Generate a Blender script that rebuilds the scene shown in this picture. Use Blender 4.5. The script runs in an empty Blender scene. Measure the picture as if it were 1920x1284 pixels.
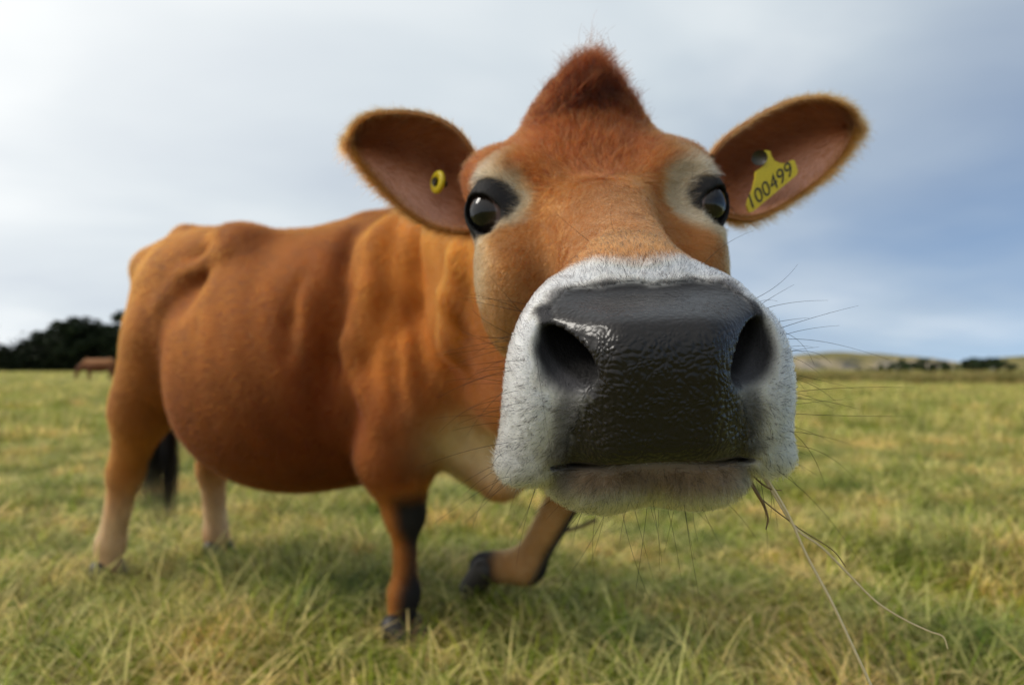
import bpy, math, random
import numpy as np
from mathutils import Vector, Matrix
rng = np.random.default_rng(7)
random.seed(7)
scene = bpy.context.scene
COL = scene.collection

# ------------------------------------------------------------------ camera
CAM_H = 0.74                       # metres above the turf
FPX = 1280.0                       # 24 mm lens on a 36 mm frame, in 1920-wide pixels
PITCH = math.atan(48.0 / FPX)      # looking up by two degrees
cam_data = bpy.data.cameras.new('camera')
cam = bpy.data.objects.new('camera', cam_data)
COL.objects.link(cam)
cam.location = (0, 0, CAM_H)
cam.rotation_euler = (math.pi / 2 + PITCH, 0, 0)
cam_data.sensor_width = 36.0
cam_data.lens = 24.0
cam_data.clip_start = 0.02
cam_data.clip_end = 6000.0
cam_data.dof.use_dof = True
cam_data.dof.focus_distance = 0.445
cam_data.dof.aperture_fstop = 5.2
scene.camera = cam
scene.render.resolution_x, scene.render.resolution_y = 1024, 684

# ------------------------------------------------------------------ sky
SUN_AZ = math.radians(-88)         # to the left of the view
SUN_EL = math.radians(42)
world = bpy.data.worlds.new('World')
scene.world = world
world.use_nodes = True
nt = world.node_tree
nt.nodes.clear()


def N(tree, kind, **kw):
    n = tree.nodes.new(kind)
    for k, v in kw.items():
        if k.startswith('i_'):
            key = k[2:]
            n.inputs[int(key) if key.isdigit() else key].default_value = v
        else:
            setattr(n, k, v)
    return n


def L(tree, a, b):
    tree.links.new(a, b)


def ramp(tree, fac, stops):
    r = N(tree, 'ShaderNodeValToRGB')
    els = r.color_ramp.elements
    while len(els) > 1:
        els.remove(els[-1])
    els[0].position, els[0].color = stops[0][0], (*stops[0][1], 1)
    for p, c in stops[1:]:
        e = els.new(p)
        e.color = (*c, 1)
    L(tree, fac, r.inputs[0])
    return r.outputs[0]


def math_node(tree, op, a, b=None, c=None, clamp=False):
    m = N(tree, 'ShaderNodeMath', operation=op)
    m.use_clamp = clamp
    for i, v in enumerate((a, b, c)):
        if v is None:
            continue
        if isinstance(v, (int, float)):
            m.inputs[i].default_value = v
        else:
            L(tree, v, m.inputs[i])
    return m.outputs[0]


def mixc(tree, fac, a, b, blend='MIX'):
    m = N(tree, 'ShaderNodeMix', data_type='RGBA', blend_type=blend)
    for i, v in ((0, fac), (6, a), (7, b)):
        if isinstance(v, (int, float)):
            m.inputs[i].default_value = v
        elif isinstance(v, tuple):
            m.inputs[i].default_value = (*v, 1)
        else:
            L(tree, v, m.inputs[i])
    return m.outputs[2]


out = N(nt, 'ShaderNodeOutputWorld')
bg = N(nt, 'ShaderNodeBackground', i_Strength=0.1)
sky = N(nt, 'ShaderNodeTexSky', sky_type='NISHITA')
sky.sun_disc = False
sky.sun_elevation = SUN_EL
sky.sun_rotation = SUN_AZ
sky.air_density = 1.0
sky.dust_density = 0.2
tc = N(nt, 'ShaderNodeTexCoord')
sep = N(nt, 'ShaderNodeSeparateXYZ')
L(nt, tc.outputs['Generated'], sep.inputs[0])
zc = math_node(nt, 'MAXIMUM', sep.outputs[2], 0.0)
den = math_node(nt, 'ADD', zc, 0.22)
cx = math_node(nt, 'DIVIDE', sep.outputs[0], den)
cy = math_node(nt, 'DIVIDE', sep.outputs[1], den)
comb = N(nt, 'ShaderNodeCombineXYZ')
L(nt, cx, comb.inputs[0])
L(nt, cy, comb.inputs[1])
cov_n = N(nt, 'ShaderNodeTexNoise', i_Scale=0.75, i_Detail=5.0, i_Roughness=0.48, i_Distortion=0.35)
L(nt, comb.outputs[0], cov_n.inputs['Vector'])
# a cloud sheet lies over the west, thinning to the east where the blue begins
bias = math_node(nt, 'MULTIPLY_ADD', sep.outputs[0], -0.85, 0.83)
bias = math_node(nt, 'MULTIPLY_ADD', zc, 0.75, bias)
cov = math_node(nt, 'ADD', math_node(nt, 'MULTIPLY_ADD', cov_n.outputs[0], 1.5, -0.75), bias, clamp=True)
cov = math_node(nt, 'MULTIPLY', cov, 0.96)
mapn = N(nt, 'ShaderNodeMapping')
mapn.inputs['Scale'].default_value = (1.0, 1.35, 1.0)
mapn.inputs['Location'].default_value = (3.1, 1.7, 0.4)
L(nt, comb.outputs[0], mapn.inputs[0])
lum_n = N(nt, 'ShaderNodeTexNoise', i_Scale=0.95, i_Detail=4.0, i_Roughness=0.45, i_Distortion=0.25)
L(nt, mapn.outputs[0], lum_n.inputs['Vector'])
cloud = ramp(nt, lum_n.outputs[0], [(0.28, (4.7, 5.5, 6.5)), (0.5, (6.2, 7.0, 7.6)), (0.72, (8.6, 9.1, 9.3))])
# glow of the veiled sun spreads through the cloud sheet
sd = Vector((math.sin(SUN_AZ) * math.cos(SUN_EL), math.cos(SUN_AZ) * math.cos(SUN_EL), math.sin(SUN_EL)))
dotn = N(nt, 'ShaderNodeVectorMath', operation='DOT_PRODUCT')
L(nt, tc.outputs['Generated'], dotn.inputs[0])
dotn.inputs[1].default_value = sd
glow = math_node(nt, 'POWER', math_node(nt, 'MAXIMUM', dotn.outputs['Value'], 0.0), 2.2)
glowc = mixc(nt, math_node(nt, 'MULTIPLY', glow, 0.95, clamp=True), cloud, (14.0, 13.6, 13.0))
# the clear sky is read a little above the true direction: a thin blue band down to the sea horizon
lift = N(nt, 'ShaderNodeVectorMath', operation='ADD')
L(nt, tc.outputs['Generated'], lift.inputs[0])
lift.inputs[1].default_value = (0, 0, 0.16)
nrmv = N(nt, 'ShaderNodeVectorMath', operation='NORMALIZE')
L(nt, lift.outputs[0], nrmv.inputs[0])
L(nt, nrmv.outputs[0], sky.inputs[0])
skyc = mixc(nt, 1.0, sky.outputs[0], (1.12, 1.2, 1.28), 'MULTIPLY')
final = mixc(nt, cov, skyc, glowc)
L(nt, final, bg.inputs[0])
L(nt, bg.outputs[0], out.inputs[0])

# ------------------------------------------------------------------ sun behind thin cloud
sun_data = bpy.data.lights.new('sun', 'SUN')
sun_data.energy = 2.2
sun_data.angle = math.radians(18)
sun_data.color = (1.0, 0.95, 0.87)
sun = bpy.data.objects.new('sun', sun_data)
sun.rotation_euler = sd.to_track_quat('Z', 'Y').to_euler()
sun.location = sd * 50
COL.objects.link(sun)

vs = scene.view_settings
vs.view_transform = 'Standard'
vs.look = 'None'
vs.exposure = 0.0
vs.gamma = 1.0
vs.use_curve_mapping = False
scene.cycles.use_denoising = True
scene.cycles.use_adaptive_sampling = True
scene.cycles.adaptive_threshold = 0.02
scene.cycles.max_bounces = 6
scene.cycles.transparent_max_bounces = 6
scene.cycles_curves.subdivisions = 2
scene.cycles_curves.shape = 'RIBBONS'

# ------------------------------------------------------------------ helpers
CP, SP = math.cos(PITCH), math.sin(PITCH)


def cam2world(X, Y, Z):
    """camera-aligned metres (right, up, away) to world"""
    X, Y, Z = np.asarray(X, float), np.asarray(Y, float), np.asarray(Z, float)
    return np.stack([X, Z * CP - Y * SP, CAM_H + Z * SP + Y * CP], -1)


def world2cam(P):
    y, z = P[..., 1], P[..., 2] - CAM_H
    return P[..., 0], z * CP - y * SP, y * CP + z * SP


def W(px, py, Z):
    """the point Z metres away that the photograph shows at (px, py)"""
    Z = np.asarray(Z, float)
    return cam2world((np.asarray(px, float) - 960) / FPX * Z, (642 - np.asarray(py, float)) / FPX * Z, Z)


def tag(o, label=None, cat=None, group=None, kind=None):
    for k, v in (('label', label), ('category', cat), ('group', group), ('kind', kind)):
        if v:
            o[k] = v
    return o


def link(name, data, parent=None):
    o = bpy.data.objects.new(name, data)
    COL.objects.link(o)
    if parent is not None:
        o.parent = parent
        o.matrix_parent_inverse = Matrix.Translation(-parent.location)
    return o


def empty(name, loc):
    o = bpy.data.objects.new(name, None)
    o.location = loc
    o.empty_display_size = 0.1
    COL.objects.link(o)
    return o


def mesh_from(name, verts, faces, smooth=True):
    """faces: (n,3) or (n,4) array, or list of arrays"""
    me = bpy.data.meshes.new(name)
    if not isinstance(faces, list):
        faces = [faces]
    faces = [np.asarray(f, np.int32) for f in faces if len(f)]
    verts = np.asarray(verts, np.float32)
    tot = np.concatenate([np.full(len(f), f.shape[1], np.int32) for f in faces])
    idx = np.concatenate([f.ravel() for f in faces])
    me.vertices.add(len(verts))
    me.vertices.foreach_set('co', verts.ravel())
    me.loops.add(len(idx))
    me.loops.foreach_set('vertex_index', idx)
    me.polygons.add(len(tot))
    st = np.zeros(len(tot), np.int32)
    st[1:] = np.cumsum(tot)[:-1]
    me.polygons.foreach_set('loop_start', st)
    me.polygons.foreach_set('loop_total', tot)
    me.update(calc_edges=True)
    me.validate()
    if smooth:
        me.polygons.foreach_set('use_smooth', np.ones(len(me.polygons), bool))
    return me


def set_color(me, name, rgb):
    a = me.attributes.new(name, 'FLOAT_COLOR', 'POINT')
    c = np.ones((len(me.vertices), 4), np.float32)
    c[:, :3] = rgb
    a.data.foreach_set('color', c.ravel())


def set_float(me, name, v):
    a = me.attributes.new(name, 'FLOAT', 'POINT')
    a.data.foreach_set('value', np.asarray(v, np.float32))


def tube(path, radii, sides=6, cap=True):
    path = np.asarray(path, float)
    n = len(path)
    radii = np.broadcast_to(np.asarray(radii, float), (n,))
    T = np.gradient(path, axis=0)
    T /= np.linalg.norm(T, axis=1, keepdims=True) + 1e-12
    up = np.array([0.13, 0.31, 0.94])
    A = np.cross(T, up)
    A /= np.linalg.norm(A, axis=1, keepdims=True) + 1e-12
    B = np.cross(T, A)
    ang = np.arange(sides) / sides * 2 * math.pi
    V = path[:, None] + radii[:, None, None] * (A[:, None] * np.cos(ang)[None, :, None] + B[:, None] * np.sin(ang)[None, :, None])
    V = V.reshape(-1, 3)
    F = []
    for i in range(n - 1):
        for j in range(sides):
            k = (j + 1) % sides
            F.append((i * sides + j, (i + 1) * sides + j, (i + 1) * sides + k, i * sides + k))
    return V, np.array(F)


def spline(pts, n):
    """Catmull-Rom through the points"""
    P = np.asarray(pts, float)
    P = np.vstack([2 * P[0] - P[1], P, 2 * P[-1] - P[-2]])
    m = len(P) - 3
    t = np.linspace(0, m - 1e-9, n)
    i = t.astype(int)
    f = (t - i)[:, None]
    p0, p1, p2, p3 = P[i], P[i + 1], P[i + 2], P[i + 3]
    return 0.5 * (2 * p1 + (p2 - p0) * f + (2 * p0 - 5 * p1 + 4 * p2 - p3) * f ** 2 + (3 * p1 - p0 - 3 * p2 + p3) * f ** 3)


def sstep(a, b, x):
    t = np.clip((x - a) / (b - a), 0, 1)
    return t * t * (3 - 2 * t)


def lerp3(a, b, t):
    return a + (np.asarray(b) - a) * t[..., None]


_perm = rng.random((32, 32, 32)).astype(np.float32)


def vnoise(P, s):
    """value noise, about 0..1"""
    Q = np.asarray(P) * s + 100.3
    i = np.floor(Q).astype(int)
    f = Q - i
    f = f * f * (3 - 2 * f)
    r = 0
    for dx in (0, 1):
        for dy in (0, 1):
            for dz in (0, 1):
                w = (f[..., 0] if dx else 1 - f[..., 0]) * (f[..., 1] if dy else 1 - f[..., 1]) * (f[..., 2] if dz else 1 - f[..., 2])
                r = r + w * _perm[(i[..., 0] + dx) % 32, (i[..., 1] + dy) % 32, (i[..., 2] + dz) % 32]
    return r


# signed distance pieces ------------------------------------------------
def smin(a, b, k):
    h = np.clip(0.5 + 0.5 * (b - a) / k, 0, 1)
    return b + (a - b) * h - k * h * (1 - h)


def smax(a, b, k):
    return -smin(-a, -b, k)


def ell(P, c, r):
    q = P - np.asarray(c, np.float32)
    r = np.asarray(r, np.float32)
    k0 = np.sqrt(((q / r) ** 2).sum(-1))
    k1 = np.sqrt(((q / (r * r)) ** 2).sum(-1)) + 1e-6
    return k0 * (k0 - 1) / k1


def cone(P, a, b, ra, rb):
    a, b = np.asarray(a, np.float32), np.asarray(b, np.float32)
    ba = b - a
    pa = P - a
    h = np.clip(pa @ ba / (ba @ ba), 0, 1)
    return np.sqrt(((pa - h[..., None] * ba) ** 2).sum(-1)) - (ra + (rb - ra) * h)


class Loft:
    """superellipse sections along an axis: rows of (s, half width, centre, half height, exponent)"""
    def __init__(self, rows):
        R = np.array(rows, float)
        self.s0, self.s1 = R[0, 0], R[-1, 0]
        self.g = np.linspace(self.s0, self.s1, 200)
        # smooth interpolation: Catmull-Rom on the rows, resampled on s
        C = spline(R, 800)
        o = np.argsort(C[:, 0])
        self.cols = [np.interp(self.g, C[o, 0], C[o, k]).astype(np.float32) for k in range(1, R.shape[1])]

    def __call__(self, w, s, t):
        x = np.clip((s - self.s0) / (self.s1 - self.s0), 0, 1) * 199
        i = np.minimum(x.astype(np.int32), 198)
        f = (x - i).astype(np.float32)
        a, c, h, n = [q[i] * (1 - f) + q[i + 1] * f for q in self.cols]
        d = ((np.abs(w) / a) ** n + (np.abs(t - c) / h) ** n + 1e-9) ** (1 / n) - 1
        d = d * np.minimum(a, h)
        e = np.maximum(self.s0 - s, s - self.s1)
        return np.minimum(np.maximum(d, e), 0) + np.sqrt(np.maximum(d, 0) ** 2 + np.maximum(e, 0) ** 2)


def grid_surface(f, lo, hi, h, cf=4):
    """polygonise f = 0 with surface nets; only blocks near the surface are sampled finely"""
    lo, hi = np.array(lo, float), np.array(hi, float)
    nb = np.ceil((hi - lo) / (h * cf)).astype(int)
    n = nb * cf + 1
    ax = [lo[i] + np.arange(nb[i] + 1) * h * cf for i in range(3)]
    G = np.stack(np.meshgrid(*ax, indexing='ij'), -1).astype(np.float32)
    dc = np.empty(G.shape[:3], np.float32)
    flat = G.reshape(-1, 3)
    dc = np.concatenate([f(flat[i:i + 200000]) for i in range(0, len(flat), 200000)]).reshape(G.shape[:3])
    corners = np.stack([dc[a:a + nb[0], b:b + nb[1], c:c + nb[2]] for a in (0, 1) for b in (0, 1) for c in (0, 1)])
    act = (np.abs(corners).min(0) < h * cf * 1.7) | ((corners.min(0) < 0) & (corners.max(0) > 0))
    D = np.full(n, 1.0, np.float32)
    base = np.where(dc[:-1, :-1, :-1] < 0, -1.0, 1.0).astype(np.float32)
    D[:-1, :-1, :-1] = base.repeat(cf, 0).repeat(cf, 1).repeat(cf, 2)
    D[-1], D[:, -1], D[:, :, -1] = D[-2], D[:, -2], D[:, :, -2]
    need = np.zeros(n, bool)
    A = np.argwhere(act)
    off = np.arange(cf + 1)
    for a in off:
        for b in off:
            for c in off:
                need[A[:, 0] * cf + a, A[:, 1] * cf + b, A[:, 2] * cf + c] = True
    I = np.argwhere(need)
    for k in range(0, len(I), 300000):
        j = I[k:k + 300000]
        D[j[:, 0], j[:, 1], j[:, 2]] = f((lo + j * h).astype(np.float32))
    D[D == 0] = 1e-6
    S = D < 0
    # active cells
    m0 = S[:-1, :-1, :-1]
    mixed = np.zeros(m0.shape, bool)
    for a in (0, 1):
        for b in (0, 1):
            for c in (0, 1):
                mixed |= S[a:a + m0.shape[0], b:b + m0.shape[1], c:c + m0.shape[2]] != m0
    cells = np.argwhere(mixed)
    cid = np.full(m0.shape, -1, np.int32)
    cid[mixed] = np.arange(len(cells))
    cor = [(a, b, c) for a in (0, 1) for b in (0, 1) for c in (0, 1)]
    val = np.stack([D[cells[:, 0] + a, cells[:, 1] + b, cells[:, 2] + c] for a, b, c in cor], 1)
    acc = np.zeros((len(cells), 3))
    cnt = np.zeros(len(cells))
    for i in range(8):
        for j in range(i + 1, 8):
            if sum(abs(p - q) for p, q in zip(cor[i], cor[j])) != 1:
                continue
            x = (val[:, i] < 0) != (val[:, j] < 0)
            t = val[x, i] / (val[x, i] - val[x, j])
            acc[x] += np.array(cor[i]) + t[:, None] * (np.array(cor[j]) - np.array(cor[i]))
            cnt[x] += 1
    V = lo + (cells + acc / cnt[:, None]) * h
    quads = []
    for axis in range(3):
        o1, o2 = [(1, 2), (2, 0), (0, 1)][axis]
        sl = [slice(None)] * 3
        sl[axis] = slice(0, -1)
        sl2 = [slice(None)] * 3
        sl2[axis] = slice(1, None)
        ch = S[tuple(sl)] != S[tuple(sl2)]
        E = np.argwhere(ch)
        E = E[(E[:, o1] > 0) & (E[:, o2] > 0) & (E[:, o1] < m0.shape[o1]) & (E[:, o2] < m0.shape[o2])]
        e1 = np.zeros(3, int); e1[o1] = 1
        e2 = np.zeros(3, int); e2[o2] = 1
        q = np.stack([cid[tuple((E - d).T)] for d in (e1 + e2, e2, 0 * e1, e1)], 1)
        inside = S[tuple(E.T)]
        q[~inside] = q[~inside][:, ::-1]
        quads.append(q[(q >= 0).all(1)])
    return V, np.concatenate(quads)


def relax(V, Q, it=2, lam=0.5):
    """Laplacian smoothing"""
    e = np.concatenate([Q[:, [0, 1]], Q[:, [1, 2]], Q[:, [2, 3]], Q[:, [3, 0]]])
    e = np.concatenate([e, e[:, ::-1]])
    deg = np.bincount(e[:, 0], minlength=len(V)).clip(1)
    for _ in range(it):
        s = np.stack([np.bincount(e[:, 0], V[e[:, 1], k], len(V)) for k in range(3)], 1)
        V = V + lam * (s / deg[:, None] - V)
    return V


def vnormals(V, Q):
    n = np.cross(V[Q[:, 2]] - V[Q[:, 0]], V[Q[:, 3]] - V[Q[:, 1]])
    r = np.zeros_like(V)
    for k in range(4):
        for c in range(3):
            r[:, c] += np.bincount(Q[:, k], n[:, c], len(V))
    return r / (np.linalg.norm(r, axis=1, keepdims=True) + 1e-12)

# ================================================================== setting
def new_mat(name):
    m = bpy.data.materials.new(name)
    m.use_nodes = True
    t = m.node_tree
    return m, t, t.nodes['Principled BSDF']


def gz(x, y):
    """height of the turf: low tussocks, a gentle fall and rise further off"""
    x, y = np.asarray(x, float), np.asarray(y, float)
    P = np.stack([x, y, 0 * x], -1)
    near = .085 * (vnoise(P, 1.7) - .5) + .055 * (vnoise(P + 7.7, 4.3) - .5)
    far = .22 * (vnoise(P + 3.1, .16) - .5) * sstep(5, 14, y)
    return near + far - .012


def ring_grid():
    ys = np.concatenate([np.linspace(-6, 0, 13), np.linspace(0.12, 8, 100), np.geomspace(8.2, 900, 70)])
    V, nx = [], 121
    for yv in ys:
        w = max(6.0, abs(yv) * 1.6)
        xs = np.linspace(-w, w, nx)
        V.append(np.stack([xs, np.full(nx, yv), gz(xs, np.full(nx, yv))], 1))
    V = np.concatenate(V)
    i, j = np.meshgrid(np.arange(len(ys) - 1), np.arange(nx - 1), indexing='ij')
    a = (i * nx + j).ravel()
    return V, np.stack([a, a + 1, a + nx + 1, a + nx], 1)


V, F = ring_grid()
gm = mesh_from('pasture', V, F)
pasture = link('pasture', gm)
pasture['kind'] = 'structure'
tag(pasture, 'wide rough green and straw coloured pasture running to the trees')
m, t, b = new_mat('pasture_turf')
geo = N(t, 'ShaderNodeNewGeometry')
n1 = N(t, 'ShaderNodeTexNoise', i_Scale=.9, i_Detail=6.0, i_Roughness=.6)
L(t, geo.outputs['Position'], n1.inputs['Vector'])
n2 = N(t, 'ShaderNodeTexNoise', i_Scale=22.0, i_Detail=5.0, i_Roughness=.7)
L(t, geo.outputs['Position'], n2.inputs['Vector'])
c1 = ramp(t, n1.outputs[0], [(.3, (.15, .16, .025)), (.5, (.28, .26, .06)), (.7, (.38, .33, .11))])
c2 = ramp(t, n2.outputs[0], [(.3, (.45, .45, .45)), (.65, (1.0, 1.0, 1.0))])
L(t, mixc(t, 1.0, c1, c2, 'MULTIPLY'), b.inputs['Base Color'])
b.inputs['Roughness'].default_value = .95
b.inputs['Specular IOR Level'].default_value = .1
bm_ = N(t, 'ShaderNodeBump', i_Strength=.8, i_Distance=.04)
L(t, n2.outputs[0], bm_.inputs['Height'])
L(t, bm_.outputs[0], b.inputs['Normal'])
gm.materials.append(m)

# ------------------------------------------------------------------ grass
mg, t, b = new_mat('grass_blades')
at = N(t, 'ShaderNodeAttribute', attribute_name='blade')
geo = N(t, 'ShaderNodeNewGeometry')
n1 = N(t, 'ShaderNodeTexNoise', i_Scale=2.1, i_Detail=5.0, i_Roughness=.62)
L(t, geo.outputs['Position'], n1.inputs['Vector'])
tintc = ramp(t, n1.outputs[0], [(.32, (.36, .54, .20)), (.48, (.92, 1.02, .74)), (.56, (1.15, 1.12, .9)), (.66, (1.55, 1.32, 1.1))])
colr = mixc(t, 1.0, at.outputs['Color'], tintc, 'MULTIPLY')
L(t, colr, b.inputs['Base Color'])
b.inputs['Roughness'].default_value = .55
b.inputs['Specular IOR Level'].default_value = .25
tr = N(t, 'ShaderNodeBsdfTranslucent')
L(t, colr, tr.inputs[0])
mx = N(t, 'ShaderNodeMixShader', i_0=.38)
L(t, b.outputs[0], mx.inputs[1]); L(t, tr.outputs[0], mx.inputs[2])
L(t, mx.outputs[0], t.nodes['Material Output'].inputs[0])


def blade_patch(name, n, radius, hmin, hmax, wid, lodge, brown=.35):
    """one sod of bent blades"""
    r = radius * np.sqrt(rng.random(n)); an = rng.random(n) * 6.2832
    ncl = max(4, n // 45)
    cc = rng.normal(size=(ncl, 2)) * radius * .55
    own = rng.integers(0, ncl, n)
    p = np.stack([r * np.cos(an), r * np.sin(an)], 1)
    pull = (rng.random(n) < .6)[:, None] * .75
    p = p * (1 - pull) + (cc[own] + rng.normal(size=(n, 2)) * radius * .07) * pull
    clean = rng.random(ncl) * 6.2832
    az = np.where(rng.random(n) < .6, clean[own] + rng.normal(size=n) * .7, rng.random(n) * 6.2832)
    h = (hmin + (hmax - hmin) * rng.random(n) ** 1.6) * (.7 + .6 * rng.random(ncl))[own]
    bend = lodge * (.35 + .9 * rng.random(n))
    k = 5
    d = np.stack([np.cos(az), np.sin(az)], 1)
    sd_ = np.stack([-np.sin(az), np.cos(az)], 1)
    w = wid * (.6 + .8 * rng.random(n))
    V = np.empty((n, 2 * k, 3))
    for i in range(k):
        q = i / (k - 1)
        th = bend * q
        out = h * (1 - np.cos(th)) / np.maximum(bend, .01) + .12 * h * q
        upz = h * np.sin(th) / np.maximum(bend, .01)
        ctr = p + d * out[:, None]
        ww = w * (1 - .85 * q ** 1.5)
        V[:, 2 * i, :2] = ctr - sd_ * ww[:, None] / 2
        V[:, 2 * i + 1, :2] = ctr + sd_ * ww[:, None] / 2
        V[:, 2 * i:2 * i + 2, 2] = np.maximum(upz - .01, -.02)[:, None]
    F = []
    base = np.arange(n)[:, None] * 2 * k
    for i in range(k - 1):
        F.append(base + np.array([[2 * i, 2 * i + 1, 2 * i + 3, 2 * i + 2]]))
    F = np.concatenate(F)
    g = np.array([.205, .265, .024]); yg = np.array([.44, .455, .066]); st = np.array([.70, .58, .28]); dk = np.array([.17, .11, .04])
    mixv = rng.random(n)
    clc = rng.random(ncl)[own]
    c = np.where((mixv * .6 + clc * .5 < .46)[:, None], g, yg)
    isb = (rng.random(n) < brown * (.4 + 1.2 * clc))
    c = np.where(isb[:, None], st, c)
    c = np.where((rng.random(n) < .06)[:, None], dk, c)
    c = c * (.5 + .8 * rng.random(n))[:, None] * (.7 + .6 * rng.random(ncl))[own][:, None]
    me = mesh_from(name, V.reshape(-1, 3), F)
    set_color(me, 'blade', np.repeat(c, 2 * k, 0))
    me.materials.append(mg)
    return bpy.data.objects.new(name, me)


def scatter(name, pts, rot, scl, idx, sods, label):
    me = bpy.data.meshes.new(name)
    me.vertices.add(len(pts))
    me.vertices.foreach_set('co', np.asarray(pts, np.float32).ravel())
    for nm, ty, v in (('rot', 'FLOAT', rot), ('idx', 'INT', idx)):
        a = me.attributes.new(nm, ty, 'POINT')
        a.data.foreach_set('value', np.asarray(v, np.float32 if ty == 'FLOAT' else np.int32))
    a = me.attributes.new('scl', 'FLOAT_VECTOR', 'POINT')
    a.data.foreach_set('vector', np.asarray(scl, np.float32).ravel())
    me.materials.append(mg)
    o = link(name, me)
    o['kind'] = 'stuff'
    tag(o, label, 'grass')
    g = bpy.data.node_groups.new(name + '_scatter', 'GeometryNodeTree')
    g.interface.new_socket('Geometry', in_out='INPUT', socket_type='NodeSocketGeometry')
    g.interface.new_socket('Geometry', in_out='OUTPUT', socket_type='NodeSocketGeometry')
    gi, go = N(g, 'NodeGroupInput'), N(g, 'NodeGroupOutput')
    jn = N(g, 'GeometryNodeJoinGeometry')
    for s_ in sods:
        oi = N(g, 'GeometryNodeObjectInfo')
        oi.inputs['Object'].default_value = s_
        oi.inputs['As Instance'].default_value = True
        L(g, oi.outputs['Geometry'], jn.inputs[0])
    ip = N(g, 'GeometryNodeInstanceOnPoints')
    L(g, gi.outputs[0], ip.inputs['Points'])
    L(g, jn.outputs[0], ip.inputs['Instance'])
    ip.inputs['Pick Instance'].default_value = True
    def named(nm, ty):
        q = N(g, 'GeometryNodeInputNamedAttribute', data_type=ty)
        q.inputs['Name'].default_value = nm
        return q.outputs['Attribute']
    L(g, named('idx', 'INT'), ip.inputs['Instance Index'])
    cx_ = N(g, 'ShaderNodeCombineXYZ')
    L(g, named('rot', 'FLOAT'), cx_.inputs[2])
    L(g, cx_.outputs[0], ip.inputs['Rotation'])
    L(g, named('scl', 'FLOAT_VECTOR'), ip.inputs['Scale'])
    L(g, ip.outputs[0], go.inputs[0])
    md = o.modifiers.new('scatter', 'NODES')
    md.node_group = g
    return o


near_sods = [blade_patch('sod', 1700, .26, .04, .15, .0052, 2.6, .26) for _ in range(5)] + \
            [blade_patch('sod', 1300, .26, .08, .24, .0056, 3.0, .75) for _ in range(2)]
far_sods = [blade_patch('sod', 1300, .5, .05, .15, .009, 2.2) for _ in range(4)] + [blade_patch('sod', 900, .5, .10, .24, .009, 1.7, .6)]
pts, rot, scl, idx = [], [], [], []


def lay(y0, y1, step, sods0, nsods, sc, margin, weights=None):
    yv = y0
    while yv < y1:
        w = yv * 1.05 + margin * 1.6
        xs = np.arange(-w, w, step)
        xs = xs + rng.uniform(-.5, .5, len(xs)) * step
        yy = yv + rng.uniform(-.5, .5, len(xs)) * step
        z = gz(xs, yy)
        k = len(xs)
        pts.append(np.stack([xs, yy, z], 1))
        rot.append(rng.random(k) * 6.2832)
        tall = .72 + .85 * vnoise(np.stack([xs, yy, 0 * xs], 1), 1.1) * (.6 + .8 * rng.random(k))
        scl.append(np.stack([np.full(k, sc[0]), np.full(k, sc[0]), sc[1] * tall], 1))
        idx.append(sods0 + np.minimum((rng.random(k) ** 1.5 * nsods).astype(int), nsods - 1))
        yv += step


lay(0.9, 7.0, .18, 0, 7, (1.0, .68), .9)
sods = near_sods
grass = scatter('grass', np.concatenate(pts), np.concatenate(rot), np.concatenate(scl), np.concatenate(idx), sods, 'shaggy green grass mixed with dry straw around the cow')
pts, rot, scl, idx = [], [], [], []
lay(6.8, 24.0, .46, 0, 5, (1.0, .95), 1.5)
lay(24.0, 140.0, 1.7, 0, 5, (3.4, 1.0), 3.0)
scatter('meadow_grass', np.concatenate(pts), np.concatenate(rot), np.concatenate(scl), np.concatenate(idx), far_sods, 'distant grass of the pasture behind the cow')

# band of rough brown grass along the far right edge of the field
rough = [blade_patch('sod', 900, .6, .22, .60, .014, .9, 1.3) for _ in range(3)]
for s_ in rough:
    a = s_.data.attributes['blade']
    c = np.empty(len(s_.data.vertices) * 4, np.float32); a.data.foreach_get('color', c)
    c = c.reshape(-1, 4); c[:, :3] = c[:, :3] * .45 + np.array([.13, .085, .030]) * .55
    a.data.foreach_set('color', c.ravel())
q = rng.random((900, 2))
lineA, lineB = np.array([19.5, 24.0]), np.array([6.0, 52.0])
f = q[:, :1] ** .8
pp = lineA * (1 - f) + lineB * f + np.array([1.0, .55]) * (q[:, 1:] * 7.0)
ex = np.stack([19.5 + rng.random(240) * 12, 23.5 + rng.random(240) * 4], 1)
pp = np.concatenate([pp, ex])
scatter('rough_grass', np.concatenate([pp, gz(pp[:, 0], pp[:, 1])[:, None]], 1), rng.random(len(pp)) * 6.28,
        np.stack([np.full(len(pp), 1.3), np.full(len(pp), 1.3), .55 + .6 * rng.random(len(pp))], 1), rng.integers(0, 3, len(pp)), rough,
        'band of brown rough grass edging the field on the right')

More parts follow.
